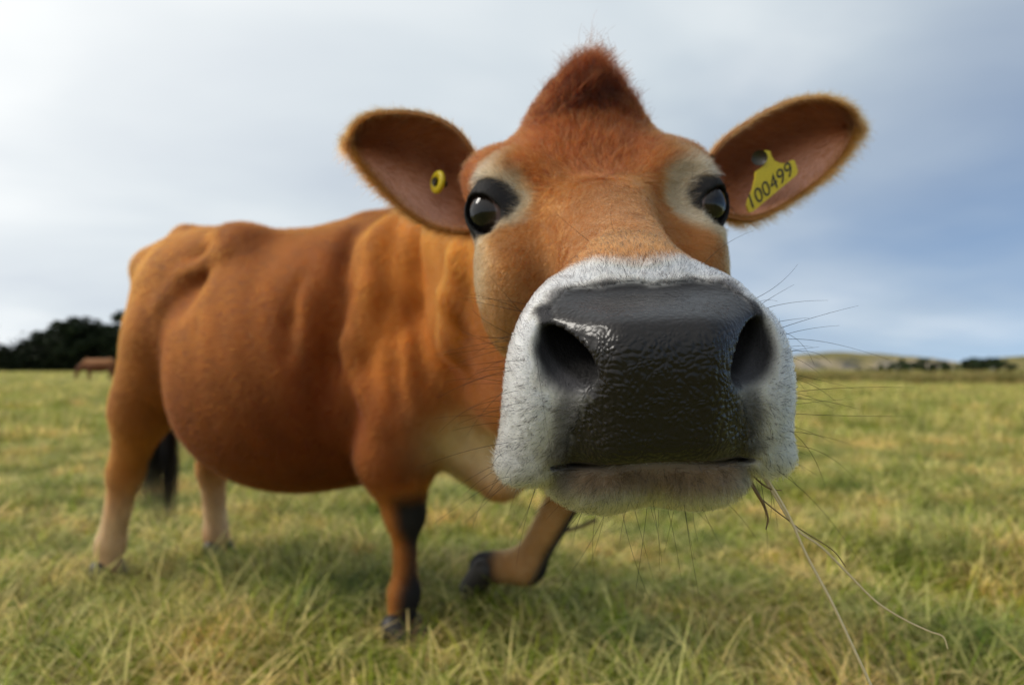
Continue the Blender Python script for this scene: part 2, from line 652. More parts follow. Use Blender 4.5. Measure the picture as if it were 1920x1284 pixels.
# ------------------------------------------------------------------ low hill with cliffs, far right
def hill(name, xs_px, tops, D, depth, label, base_col):
    nx, ny = 140, 26
    px = np.linspace(xs_px[0], xs_px[-1], nx)
    top = np.interp(px, xs_px, tops)
    V = np.empty((nx, ny, 3))
    for j in range(ny):
        f = j / (ny - 1)
        y = D + depth * f
        prof = np.interp(f, [0, .06, .16, .45, 1], [0, .25, .72, 1.0, .85])
        V[:, j, 0] = (px - 960) / FPX * (D + depth * .45)
        V[:, j, 1] = y
        hgt = (690 - top) / FPX * (D + depth * .45) + CAM_H
        V[:, j, 2] = hgt * prof
    V[..., 2] += (vnoise(V, .09) - .5) * 1.2 * (V[..., 2] > .4) + (vnoise(V, .3) - .5) * .5 * (V[..., 2] > .4)
    V[..., 1] += (vnoise(V * np.array([1, 0, 1]), .12) - .5) * 10
    V[:, 0, 2] = -.6
    i, j = np.meshgrid(np.arange(nx - 1), np.arange(ny - 1), indexing='ij')
    a = (i * ny + j).ravel()
    me = mesh_from(name, V.reshape(-1, 3), np.stack([a, a + ny, a + ny + 1, a + 1], 1))
    m, t, b = new_mat(name)
    geo = N(t, 'ShaderNodeNewGeometry')
    n1 = N(t, 'ShaderNodeTexNoise', i_Scale=.11, i_Detail=6.0, i_Roughness=.62)
    L(t, geo.outputs['Position'], n1.inputs['Vector'])
    sp_ = N(t, 'ShaderNodeSeparateXYZ'); L(t, geo.outputs['Normal'], sp_.inputs[0])
    grassc = ramp(t, n1.outputs[0], [(.34, (.045, .050, .016)), (.48, (.17, .14, .035)), (.62, (.20, .165, .06)), (.72, (.13, .07, .045))])
    rockc = ramp(t, n1.outputs[0], [(.35, (.09, .09, .10)), (.5, (.30, .25, .19)), (.65, (.42, .34, .25))])
    steep = math_node(t, 'MULTIPLY_ADD', sp_.outputs[2], -3.2, 2.95, clamp=True)
    n3 = N(t, 'ShaderNodeTexNoise', i_Scale=.055, i_Detail=4.0, i_Roughness=.55)
    L(t, geo.outputs['Position'], n3.inputs['Vector'])
    sp2 = N(t, 'ShaderNodeSeparateXYZ'); L(t, geo.outputs['Position'], sp2.inputs[0])
    crag = math_node(t, 'MULTIPLY_ADD', n3.outputs[0], 9.0, -4.3, clamp=True)
    crag = math_node(t, 'MULTIPLY', crag, math_node(t, 'MULTIPLY_ADD', sp2.outputs[2], -.45, 2.6, clamp=True))
    L(t, mixc(t, math_node(t, 'MAXIMUM', steep, crag), grassc, rockc), b.inputs['Base Color'])
    b.inputs['Roughness'].default_value = .95
    me.materials.append(m)
    o = link(name, me)
    o['kind'] = 'structure'
    tag(o, label)
    return o


hill('hill', [1380, 1440, 1500, 1545, 1590, 1650, 1700, 1740, 1765, 1790, 1815], [690, 676, 667, 662, 661, 664, 666, 670, 677, 686, 692], 300, 60,
     'low grassy hill with pale rocky slopes on the right horizon', None)
hill('hill', [1830, 1870, 1900, 1930, 1990, 2080], [690, 678, 670, 666, 664, 672], 330, 50, 'end of a second pale hill at the right edge of the picture', None)

# ------------------------------------------------------------------ trees
ml, t, b = new_mat('dark_needles')
at = N(t, 'ShaderNodeAttribute', attribute_name='leaf')
L(t, at.outputs['Color'], b.inputs['Base Color'])
b.inputs['Roughness'].default_value = .7
b.inputs['Specular IOR Level'].default_value = .15
mb, t, b = new_mat('dark_bark')
nz = N(t, 'ShaderNodeTexNoise', i_Scale=6.0, i_Detail=5.0)
L(t, ramp(t, nz.outputs[0], [(.3, (.03, .024, .018)), (.7, (.09, .07, .05))]), b.inputs['Base Color'])
b.inputs['Roughness'].default_value = .9


def tree(name, label, px, D, top_y, half_px, group, nclump=46, per=70, base=.12, leafs=.42, tone=1.0):
    X = (px - 960) / FPX * D
    H = (690 - top_y) / FPX * D + CAM_H
    Wd = half_px / FPX * D
    z0 = float(gz(np.array([X]), np.array([D]))[0])
    root = empty(name, (X, D, z0))
    tag(root, label, 'tree', group)
    path = [(X, D, z0 - .3), (X + .1 * Wd, D, z0 + H * .35), (X - .05 * Wd, D + .1, z0 + H * .65), (X, D, z0 + H * .9)]
    V, F = tube(spline(path, 12), np.linspace(.035 * H, .006 * H, 12), 8)
    Vs, Fs, o0 = [V], [F], len(V)
    cl = []
    for i in range(nclump):
        q = rng.normal(size=3); q /= np.linalg.norm(q)
        rr = rng.random() ** .45
        zc_ = base + (1 - base) * (.5 + .5 * q[2] * rr)
        wv_ = math.sqrt(max(.05, 1 - ((zc_ - .45) / .62) ** 2))
        cl.append((X + q[0] * rr * Wd * wv_, D + q[1] * rr * Wd * .8 * wv_, z0 + H * min(zc_, .97)))
    for c_ in cl[:12]:
        a0 = np.array([X, D, z0 + H * (.2 + .5 * rng.random())])
        Q = spline([a0, (a0 + np.array(c_)) / 2 + np.array([0, 0, .04 * H]), c_], 6)
        V, F = tube(Q, np.linspace(.012 * H, .003 * H, 6), 5)
        Vs.append(V); Fs.append(F + o0); o0 += len(V)
    me = mesh_from('trunk', np.concatenate(Vs), np.concatenate(Fs))
    me.materials.append(mb)
    link('trunk', me, root)
    P, sh = [], []
    for c_ in cl:
        r_ = H * (.07 + .07 * rng.random())
        q = rng.normal(size=(per, 3)); q /= np.linalg.norm(q, axis=1, keepdims=True)
        P.append(np.array(c_) + q * (rng.random((per, 1)) ** .4) * r_ * np.array([1.25, 1.1, .75]))
        sh.append(np.full(per, .7 + .6 * rng.random()))
    P = np.concatenate(P); sh = np.concatenate(sh)
    n = len(P)
    a = unit_(rng.normal(size=(n, 3))); b_ = unit_(np.cross(a, rng.normal(size=(n, 3))))
    sz = leafs * H / 10 * (.5 + rng.random((n, 1)))
    V = np.stack([P - a * sz, P + b_ * sz * .55, P + a * sz, P - b_ * sz * .55], 1).reshape(-1, 3)
    V[:, 2] = np.maximum(V[:, 2], z0 + .05)
    me = mesh_from('crown', V, np.arange(4 * n).reshape(-1, 4), False)
    set_color(me, 'leaf', np.repeat(np.array([.020, .030, .012])[None] * (sh * (.6 + .8 * rng.random(n)))[:, None] * tone, 4, 0))
    me.materials.append(ml)
    link('crown', me, root)


def unit_(v):
    return v / (np.linalg.norm(v, axis=-1, keepdims=True) + 1e-9)


g = 'dark trees along the far edge of the field'
tree('pine_tree', 'sparse low dark tree at the left edge of the picture', 2, 128, 645, 40, g, 40, 70)
tree('pine_tree', 'small ragged dark tree second from the left edge', 50, 132, 636, 40, g, 44, 70)
tree('pine_tree', 'rounded dark tree rising third in the row from the left', 92, 130, 612, 46, g, 60)
tree('pine_tree', 'tallest broad dark tree behind the distant brown cow', 142, 127, 592, 56, g, 80)
tree('pine_tree', 'low dark tree with sky showing above it between two taller ones', 190, 131, 610, 46, g, 60)
tree('pine_tree', 'dark tree whose top meets the near cow\'s rump', 232, 128, 588, 46, g, 60)
tree('pine_tree', 'dark tree of the far row standing behind the near cow\'s back', 285, 130, 604, 44, g, 40, 60)
# the dark understorey along the foot of the row
me_pts = []
for i in range(7000):
    x_ = rng.uniform(-60, 400)
    me_pts.append(((x_ - 960) / FPX * 126, 126 + rng.uniform(-1, 2), abs(rng.normal()) * 2.3))
P = np.array(me_pts)
a = unit_(rng.normal(size=P.shape)); b_ = unit_(np.cross(a, rng.normal(size=P.shape)))
V = np.stack([P - a * .5, P + b_ * .3, P + a * .5, P - b_ * .3], 1).reshape(-1, 3)
V[:, 2] = np.maximum(V[:, 2], -.1)
me = mesh_from('undergrowth', V, np.arange(4 * len(P)).reshape(-1, 4), False)
set_color(me, 'leaf', np.repeat(np.array([.014, .020, .008])[None] * (.5 + rng.random(len(P)))[:, None], 4, 0))
me.materials.append(ml)
o = link('undergrowth', me); o['kind'] = 'stuff'; tag(o, 'dark undergrowth at the foot of the tree row', 'undergrowth')
g = 'dark bushy trees below the hill'
tree('bushy_tree', 'long low dark tree clump at the foot of the hill slope', 1712, 66, 673, 70, g, 60, 90, base=.02, leafs=1.0, tone=2.2)
tree('bushy_tree', 'compact dark bushy tree on the right horizon beyond the dip', 1845, 64, 671, 52, g, 60, 90, base=.02, leafs=1.0, tone=1.6)
tree('bushy_tree', 'small lower bush at the left end of the long low clump', 1640, 68, 686, 34, g, 30, 60, base=.02, leafs=1.0, tone=3.0)

# ------------------------------------------------------------------ the far cow, grazing before the trees
def f_far(P):
    d = ell(P, (0, 0, .80), (.74, .27, .33))
    d = smin(d, ell(P, (.55, 0, .86), (.28, .22, .30)), .12)
    d = smin(d, cone(P, (-.55, 0, .95), (-.98, 0, .62), .19, .11), .12)
    d = smin(d, cone(P, (-.98, 0, .62), (-1.14, 0, .22), .11, .065), .06)
    d = smin(d, cone(P, (-.98, .08, .66), (-.96, .24, .64), .035, .02), .02)
    d = smin(d, cone(P, (-.98, -.08, .66), (-.96, -.24, .64), .035, .02), .02)
    for x, y_, fx in ((-.50, .13, -.58), (-.42, -.13, -.36), (.60, .14, .66), (.66, -.14, .58)):
        d = smin(d, cone(P, (x, y_, .66), ((x + fx) / 2 + .02, y_, .36), .12, .062), .06)
        d = smin(d, cone(P, ((x + fx) / 2 + .02, y_, .36), (fx, y_, .03), .052, .045), .03)
    return smin(d, cone(P, (.82, 0, 1.0), (.90, 0, .45), .035, .03), .04)


fv, fq = grid_surface(f_far, (-1.4, -.5, -.06), (1.15, .5, 1.35), .032)
fm_ = mesh_from('far_cow', relax(fv, fq, 1), fq)
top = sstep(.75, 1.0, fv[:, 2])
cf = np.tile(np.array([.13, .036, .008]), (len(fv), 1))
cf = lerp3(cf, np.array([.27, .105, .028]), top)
set_color(fm_, 'coat', cf)
m, t, b = new_mat('far_cow_coat')
L(t, N(t, 'ShaderNodeAttribute', attribute_name='coat').outputs['Color'], b.inputs['Base Color'])
b.inputs['Roughness'].default_value = .8
fm_.materials.append(m)
far_cow = empty('cow', ((186 - 960) / FPX * 33, 33, 0.06 + float(gz(np.array([-20.]), np.array([33.]))[0])))
tag(far_cow, 'small distant brown cow grazing in front of the dark trees', 'cow')
o = bpy.data.objects.new('body', fm_); COL.objects.link(o); o.parent = far_cow
# ================================================================== the cow
COWF = np.array([-0.214, 1.93])                 # ground point between the fore legs
HD = np.array([0.88, -0.475])
HD = HD / np.linalg.norm(HD)                    # heading
LT = np.array([-HD[1], HD[0]])                  # towards its left (far) side


def C(c, lat, z):
    p = COWF + c * HD + lat * LT
    return np.array([p[0], p[1], z])


def cowframe(P):
    q = P[..., :2] - COWF.astype(np.float32)
    return np.stack([q @ HD.astype(np.float32), q @ LT.astype(np.float32), P[..., 2]], -1)


# head frame: muzzle front at HO, s runs from muzzle to poll, t up out of the face
HOX, HOY, HOZ = 0.087, -0.02, 0.405
ROLL = math.radians(2.0)
CA, SA = math.cos(math.radians(32)), math.sin(math.radians(32))


def headframe(P):
    X, Y, Z = world2cam(P)
    x, y, z = X - HOX, Y - HOY, Z - HOZ
    u = x * math.cos(ROLL) + y * math.sin(ROLL)
    y = -x * math.sin(ROLL) + y * math.cos(ROLL)
    return u, y, z, z * CA + y * SA, -z * SA + y * CA      # u, y, z, s, t


def head2world_uyz(u, y, z):
    u, y, z = np.broadcast_arrays(np.asarray(u, float), y, z)
    x = u * math.cos(ROLL) - y * math.sin(ROLL)
    yy = u * math.sin(ROLL) + y * math.cos(ROLL)
    return cam2world(x + HOX, yy + HOY, z + HOZ)


def head2world(u, s, t):
    s, t = np.asarray(s, float), np.asarray(t, float)
    return head2world_uyz(u, s * SA + t * CA, s * CA - t * SA)


loft_skull = Loft([
    (0.066, .046, -.004, .034, 2.4), (0.090, .047, -.001, .041, 2.4), (0.140, .044, -.006, .043, 2.3),
    (0.200, .047, -.016, .051, 2.3), (0.250, .063, -.028, .062, 2.4), (0.300, .092, -.034, .068, 2.7),
    (0.350, .100, -.030, .074, 2.5), (0.400, .081, -.014, .070, 2.2), (0.440, .054, .000, .056, 2.0)])
loft_jaw = Loft([
    (0.060, .050, -.058, .038, 2.2), (0.100, .054, -.072, .046, 2.2), (0.180, .066, -.098, .058, 2.3),
    (0.260, .088, -.108, .074, 2.4), (0.320, .092, -.108, .080, 2.3), (0.380, .072, -.090, .070, 2.0)])
EYE = np.array([0.1000, 0.294, -0.008])           # |u|, s, t
EYE_R = 0.0235
ED = np.array([0.44, -0.86, 0.25]); ED /= np.linalg.norm(ED)
EL = np.array([0.62, 0.70, 0.30]); EL -= ED * (EL @ ED); EL /= np.linalg.norm(EL)
EV = np.cross(ED, EL)
NA, NB = np.array([.0540, .0220]), np.array([.0435, .0075])


def seg2(px, py, a, b):
    ab = b - a
    h = np.clip(((px - a[0]) * ab[0] + (py - a[1]) * ab[1]) / (ab @ ab), 0, 1)
    return np.hypot(px - a[0] - h * ab[0], py - a[1] - h * ab[1]), h


def front_z(au, y):
    """where the muzzle's front face lies"""
    z = 0.80 * np.log1p(np.exp(np.clip((y - 0.0225) / 0.0035, -30, 30))) * 0.0035 * (1 - .55 * sstep(.03, .075, au))
    z = z + 0.016 * sstep(0.015, -0.065, y) + 0.022 * (au / 0.09) ** 2.6 + 0.006 * np.exp(-((au - .062) / .015) ** 2 - ((y - .012) / .018) ** 2)
    return z - 0.022 * (1 - sstep(.022, .068, au)) * sstep(.056, .030, y) - 0.006 * sstep(.056, .030, y)


def nostril(au, y, z):
    """the nostril: a pocket wide at the skin that narrows up and inwards under the overhanging nose pad"""
    zr = z - front_z(au, y)
    q = np.clip(zr, -.012, .06)
    cu, cy = .0560 - .50 * q, .0125 + .32 * q
    k = 1 / np.maximum(1 - 10.0 * np.maximum(q, -.004), .35)
    a, b = (au - cu) * .62 + (y - cy) * .785, -(au - cu) * .785 + (y - cy) * .62
    return np.hypot(a / .0235, b / .0118) * k, zr


def f_head(u, y, z, s, t):
    au = np.abs(u)
    P = np.stack([au, s, t], -1)
    d = loft_skull(au, s, t)
    d = smin(d, loft_jaw(au, s, t), 0.035)
    d = smin(d, ell(P, (.078, .270, -.062), (.042, .085, .078)), 0.03)      # cheek
    d = smin(d, ell(P, (.076, .318, .008), (.034, .048, .027)), 0.035)      # brow
    d = smin(d, ell(P, (0, .235, -.004), (.036, .055, .040)), 0.02)         # nasal hump
    d = smin(d, ell(P, (.098, .385, -.012), (.034, .036, .036)), 0.03)      # ear root
    d = smin(d, ell(P, (0, .425, .042), (.052, .034, .040)), 0.04)          # poll
    d = smax(d, -ell(P, (0, .305, .066), (.034, .05, .022)), 0.04)          # dished forehead
    d = smax(d, -ell(P, (.081, .212, .031), (.034, .080, .036)), 0.025)       # hollow beside the nose
    # muzzle block
    tap = 1 - 0.125 * np.clip((y + 0.01) / 0.06, -1, 1)
    zz = z - front_z(au, y)
    q = np.stack([au / tap - 0.089, 0 * y, np.abs(zz - 0.050) - 0.050], -1)
    bot = 0.0525 + 0.0025 * sstep(.0, .05, au) + 0.013 * sstep(.048, .074, au)
    q[..., 1] = np.abs(y - (0.0645 - bot) / 2) - (0.0645 + bot) / 2
    rr = 0.017 + 0.018 * sstep(-.045, .01, y)
    qq = q + rr[..., None]
    mz = np.sqrt((np.maximum(qq, 0) ** 2).sum(-1)) + np.minimum(qq.max(-1), 0) - rr
    Pm = np.stack([au, y, z], -1)
    mz = smin(mz, ell(Pm, (.068, -.004, .028), (.018, .036, .022)), 0.022)    # wing of the nostril
    d = smin(d, mz, 0.026)
    chin = smin(ell(Pm, (.030, -.0635, .060), (.040, .027, .046)), ell(Pm, (0, -.058, .066), (.058, .029, .046)), 0.008)
    d = smin(d, chin, 0.0035)
    # mouth line
    ml = np.maximum(np.abs(y + 0.0530 + 0.002 * sstep(0, .05, au) + 0.10 * np.maximum(au - 0.050, 0)) - 0.0016, np.maximum(z - 0.050, au - 0.066))
    d = smax(d, -ml, 0.003)
    # nostrils
    e_, zr = nostril(au, y, z)
    nd = np.maximum((e_ - 1) * .015, zr - 0.055)
    d = smax(d, -nd, 0.0035)
    # eyelids and socket
    e = P - EYE.astype(np.float32)
    re = np.sqrt((e ** 2).sum(-1))
    a, b, v = e @ ED.astype(np.float32), e @ EL.astype(np.float32), e @ EV.astype(np.float32)
    d = smin(d, re - 0.0282, 0.012)
    lid = np.sqrt((b / 1.0) ** 2 + (v / 1.0) ** 2)
    al = np.maximum(np.hypot(b, v - 0.0086) - 0.0258, np.hypot(b, v + 0.0086) - 0.0258)
    al = np.maximum(al, -a + 0.002)
    d = smax(d, -al, 0.0025)
    d = np.maximum(d, -(re - EYE_R - 0.0006))
    return d


trunk = Loft([
    (-1.18, .10, 1.02, .14, 2.1), (-1.10, .185, .99, .21, 2.2), (-.96, .235, .96, .255, 2.3), (-.75, .29, .865, .335, 2.2),
    (-.50, .345, .785, .385, 2.1), (-.25, .32, .785, .385, 2.1), (.00, .235, .82, .35, 2.2), (.15, .185, .82, .32, 2.2),
    (.28, .12, .77, .24, 2.0)])
KNEE_R, FET_R, HOOF_R = W(760, 962, 1.78), W(759, 1112, 1.79), W(750, 1178, 1.775)
STIF, HOCK_R, FETR_R, HOOFR_R = W(268, 770, 2.34), W(236, 885, 2.40), W(208, 1020, 2.40), W(200, 1066, 2.385)
HOCK_L, FETR_L, HOOFR_L = W(398, 880, 2.68), W(405, 1000, 2.68), W(408, 1036, 2.67)
KNEE_L, FET_L, HOOF_L = W(1082, 895, 1.86), W(988, 1060, 1.95), W(908, 1064, 2.0)


FOLDS = []


def f_body(P):
    Q = cowframe(P)
    c, l, z = Q[..., 0], Q[..., 1], Q[..., 2]
    Qa = np.stack([c, np.abs(l), z], -1)
    d = trunk(l, c, z)
    d = smin(d, ell(Qa, (-.50, .12, .68), (.37, .26, .29)), 0.10)            # barrel
    d = smin(d, cone(Q, (-1.10, 0, 1.215), (-.70, 0, 1.155), .035, .03), 0.06)  # croup and spine
    d = smin(d, cone(Q, (-.70, 0, 1.155), (-.25, 0, 1.15), .03, .03), 0.06)
    d = smin(d, cone(Q, (-.25, 0, 1.155), (.08, 0, 1.185), .03, .045), 0.06)
    d = smin(d, ell(Qa, (-.61, .20, 1.115), (.10, .045, .045)), 0.11)       # hook bone
    d = smin(d, ell(Qa, (-1.12, .13, 1.08), (.06, .045, .06)), 0.06)         # pin bone
    d = smax(d, -ell(Qa, (-.72, .36, 1.04), (.10, .15, .13)), 0.09)          # flank hollow
    d = smax(d, -ell(Qa, (-.15, .305, .79), (.030, .06, .19)), 0.045)         # groove behind the shoulder
    d = smin(d, ell(Qa, (.00, .175, .90), (.14, .085, .25)), 0.05)           # shoulder blade
    d = smin(d, ell(Qa, (.17, .15, .74), (.11, .085, .12)), 0.06)            # point of shoulder
    d = smin(d, ell(Q, (.20, 0, .62), (.16, .17, .21)), 0.08)                # chest
    d = smin(d, cone(P, C(.20, 0, .60), W(938, 900, 1.70), .11, .052), 0.06)  # brisket
    # neck
    d = smin(d, cone(P, head2world(0, .400, -.035), C(.03, 0, 1.07), .080, .105), 0.09)
    d = smin(d, cone(P, head2world(0, .350, -.105), C(.14, 0, .86), .085, .17), 0.09)
    d = smin(d, cone(P, head2world(0, .280, -.150), C(.22, 0, .66), .050, .12), 0.07)
    # near fore leg
    d = smin(d, cone(P, C(.10, -.17, .74), C(.0, -.185, .52), .125, .100), 0.06)
    leg = cone(P, C(.0, -.185, .52), KNEE_R, .088, .050)
    leg = smin(leg, ell(P, KNEE_R, (.050, .050, .060)), 0.03)
    leg = smin(leg, cone(P, KNEE_R, FET_R, .033, .030), 0.025)
    leg = smin(leg, ell(P, FET_R, (.042, .042, .042)), 0.03)
    leg = smin(leg, cone(P, FET_R, HOOF_R, .034, .040), 0.02)
    d = smin(d, leg, 0.05)
    # far fore leg, lifted and bent
    d = smin(d, cone(P, C(.12, .16, .72), C(.17, .17, .56), .12, .09), 0.06)
    leg = cone(P, C(.16, .17, .58), KNEE_L, .090, .056)
    leg = smin(leg, ell(P, KNEE_L, (.048, .048, .052)), 0.03)
    leg = smin(leg, cone(P, KNEE_L, FET_L, .050, .045), 0.03)
    leg = smin(leg, ell(P, FET_L, (.054, .054, .050)), 0.03)
    leg = smin(leg, cone(P, FET_L, HOOF_L, .046, .048), 0.02)
    d = smin(d, leg, 0.04)
    # hind legs
    for sg, stif, hock, fet, hoof in ((-1, STIF, HOCK_R, FETR_R, HOOFR_R), (1, W(405, 800, 2.62), HOCK_L, FETR_L, HOOFR_L)):
        leg = ell(Q, (-.95, sg * .155, .88), (.165, .105, .24))
        leg = smin(leg, cone(P, C(-.94, sg * .165, .84), stif, .140, .098), 0.06)
        leg = smin(leg, cone(P, stif, hock, .088, .052), 0.05)
        leg = smin(leg, ell(P, hock, (.056, .056, .062)), 0.03)
        leg = smin(leg, cone(P, hock, fet, .048, .042), 0.03)
        leg = smin(leg, ell(P, fet, (.047, .047, .044)), 0.03)
        leg = smin(leg, cone(P, fet, hoof, .038, .044), 0.02)
        d = smin(d, leg, 0.05)
    # tail
    d = smin(d, cone(P, C(-1.06, 0, 1.20), C(-1.17, 0, 1.12), .04, .034), 0.03)
    d = smin(d, cone(P, C(-1.17, 0, 1.12), C(-1.21, .01, .80), .030, .022), 0.02)
    d = smin(d, cone(P, C(-1.21, .01, .80), C(-1.22, .03, .56), .022, .014), 0.02)
    for sign, a_, b_, r_, k_ in FOLDS:
        if sign > 0:
            d = smin(d, cone(P, a_, b_, r_, r_ * .8), k_)
        else:
            d = smax(d, -cone(P, a_, b_, r_, r_ * .8), k_)
    # loose skin over ribs and shoulder
    d = d + 0.0018 * np.sin(52 * (c + .12 * z) + 12 * vnoise(Q, 3.0)) * sstep(-.02, .06, c) * sstep(.42, .34, c) * sstep(.5, .62, z)
    d = d + (0.018 * (vnoise(np.stack([c + .35 * z, l, z * .30], -1), 8.0) - 0.5) + 0.0016 * np.sin(58 * (c + .32 * z)) * sstep(-.75, -.55, c) * sstep(-.1, -.25, c) * sstep(1.05, .9, z) * sstep(.5, .7, z)) * sstep(0.42, 0.25, c) * sstep(.45, .6, z)
    return d


def f_cow(P):
    u, y, z, s, t = headframe(P)
    near = (z < 0.75)
    d = f_body(P)
    if near.any():
        dh = f_head(u[near], y[near], z[near], s[near], t[near])
        d[near] = smin(d[near], dh, 0.035)
    return d


def f_front(P):
    """head and fore neck only: fewer terms for the fine grid"""
    u, y, z, s, t = headframe(P)
    d = f_head(u, y, z, s, t)
    n = cone(P, head2world(0, .400, -.035), C(.03, 0, 1.07), .080, .105)
    n = smin(n, cone(P, head2world(0, .350, -.105), C(.14, 0, .86), .085, .17), 0.09)
    n = smin(n, cone(P, head2world(0, .280, -.150), C(.22, 0, .66), .050, .12), 0.07)
    return smin(n, d, 0.035)


def trace(px, py, z0=1.0):
    """where the line of sight through (px, py) meets the flank"""
    zt = z0
    for _ in range(60):
        zt += float(f_body(W(px, py, zt)[None].astype(np.float32))[0]) * .8
        if zt > 3.2:
            break
    return W(px, py, zt)


_lines = [(1, [(712, 450), (700, 540), (686, 640)], .034, .035), (1, [(880, 480), (862, 560), (845, 650)], .030, .035),
          (1, [(300, 575), (345, 515), (420, 470)], .026, .03), (1, [(655, 640), (690, 730), (715, 800)], .03, .03),
          (-1, [(662, 430), (640, 550), (630, 680)], .020, .04), (-1, [(778, 440), (775, 580), (785, 720)], .020, .045),
          (-1, [(560, 520), (540, 600), (535, 660)], .010, .035),
          (-1, [(740, 620), (735, 690), (745, 760)], .014, .035)]
_new = []
for sign, pl_, r_, k_ in _lines:
    T_ = [trace(*q_) for q_ in pl_]
    for a_, b_ in zip(T_[:-1], T_[1:]):
        sh_ = np.array([0, r_ * (.75 if sign > 0 else -.50), 0])
        _new.append((sign, (a_ + sh_).astype(np.float32), (b_ + sh_).astype(np.float32), r_, k_))
FOLDS.extend(_new)

CHEST = trace(868, 838)
VH, QH = grid_surface(f_front, (-0.09, 0.335, 0.56), (0.27, 0.90, 1.16), 0.0025)
VH = relax(VH, QH, 1, 0.4)
VB, QB = grid_surface(f_cow, (-1.75, 0.86, 0.0), (0.40, 2.95, 1.36), 0.013)
VB = relax(VB, QB, 2, 0.5)

# ------------------------------------------------------------------ coat colours
RUST = np.array([.190, .055, .011])
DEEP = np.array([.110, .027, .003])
TAN = np.array([.370, .135, .030])
CREAM = np.array([.560, .400, .235])
WHITE = np.array([.93, .90, .83])
BLACK = np.array([.018, .016, .016])
GREY = np.array([.045, .043, .046])


def body_color(P):
    Q = cowframe(P)
    c, l, z = Q[:, 0], Q[:, 1], Q[:, 2]
    n1, n2 = vnoise(P, 4.0), vnoise(P, 11.0)
    col = np.tile(RUST, (len(P), 1))
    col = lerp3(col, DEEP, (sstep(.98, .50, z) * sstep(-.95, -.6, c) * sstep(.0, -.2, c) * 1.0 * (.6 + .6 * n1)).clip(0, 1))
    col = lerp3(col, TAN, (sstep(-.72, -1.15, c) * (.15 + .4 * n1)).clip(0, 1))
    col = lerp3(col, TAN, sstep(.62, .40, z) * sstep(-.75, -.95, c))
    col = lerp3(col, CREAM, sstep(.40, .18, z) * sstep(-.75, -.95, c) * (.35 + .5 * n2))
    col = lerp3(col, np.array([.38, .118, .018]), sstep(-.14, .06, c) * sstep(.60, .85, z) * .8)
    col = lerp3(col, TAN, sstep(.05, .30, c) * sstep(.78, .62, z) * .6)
    # light chest and throat, light insides of the legs
    ch = np.maximum(np.exp(-(((P - CHEST) / np.array([.085, .16, .075])) ** 2).sum(1)), np.exp(-(((P - CHEST - np.array([.06, -.06, -.02])) / np.array([.085, .16, .075])) ** 2).sum(1)))
    col = lerp3(col, CREAM, np.clip(ch * 1.3, 0, 1))
    col = lerp3(col, CREAM * .95, sstep(.05, .13, c) * sstep(.66, .56, z + .05 * (n1 - .5)) * sstep(.40, .47, z) * sstep(-.17, -.10, l) * .9)
    # forelegs: tan, with a black front from knee to hoof
    for kn, fe in ((KNEE_R, FET_R), (KNEE_L, FET_L)):
        dk = np.minimum(cone(P, kn + (kn - fe) * .3, fe, .0, .0), cone(P, fe, HOOF_R if kn is KNEE_R else HOOF_L, 0, 0))
        w = sstep(.12, .07, dk)
        ax = (fe - kn) / np.linalg.norm(fe - kn)
        fr = np.append(HD, 0.0)
        if kn is KNEE_L:
            fr = np.array([.75, 0, -.55])
        fr = fr - ax * (fr @ ax); fr /= np.linalg.norm(fr)
        side = (P - kn) @ fr
        rel = P - kn
        rel = rel - (rel @ ax)[:, None] * ax
        fr_amt = rel @ fr
        col = lerp3(col, TAN * .95 if kn is KNEE_R else np.array([.40, .235, .105]), w * .8)
        col = lerp3(col, BLACK * .8, w * sstep(kn[2] + .10, kn[2] + .02, P[:, 2]) * sstep(-.010 if kn is KNEE_R else .014, .036 if kn is KNEE_R else .042, fr_amt + .026 * (n2 - .5) + .02 * (n1 - .5)) * sstep(.15, .09, dk))
    near_hl = np.linalg.norm(P - HOOF_L, axis=1)
    col = lerp3(col, BLACK * 1.6, sstep(.085, .05, near_hl))
    tailz = np.minimum(cone(P, C(-1.21, .01, .80), C(-1.22, .03, .56), 0, 0), 9)
    col = lerp3(col, BLACK, sstep(.05, .03, tailz) * sstep(.75, .6, z))
    n3 = vnoise(np.stack([c + .4 * z, l, z * .3], -1), 34.0)
    return col * (0.86 + 0.28 * n2)[:, None] * (0.9 + .2 * n1)[:, None] * (.84 + .32 * n3)[:, None]


def planum(u, y, z):
    """1 on the bare wet nose pad"""
    au = np.abs(u)
    hw = np.interp(y, [-.075, -.055, -.03, -.012, .004, .020, .034, .046, .056, .062], [.058, .0575, .053, .044, .048, .060, .062, .061, .050, .030])
    m = sstep(.003, -.003, au - hw + .004 * (vnoise(np.stack([u, y, z], -1), 260.) - .5))
    m = m * sstep(.0620, .0550, y + .006 * (vnoise(np.stack([u, y, z], -1), 150.) - .5))
    e_, zr = nostril(au, y, z)
    m = m * sstep(.98, 1.06, e_)
    return m * sstep(-.0565, -.0540, y) * (z < front_z(au, y) + .022)


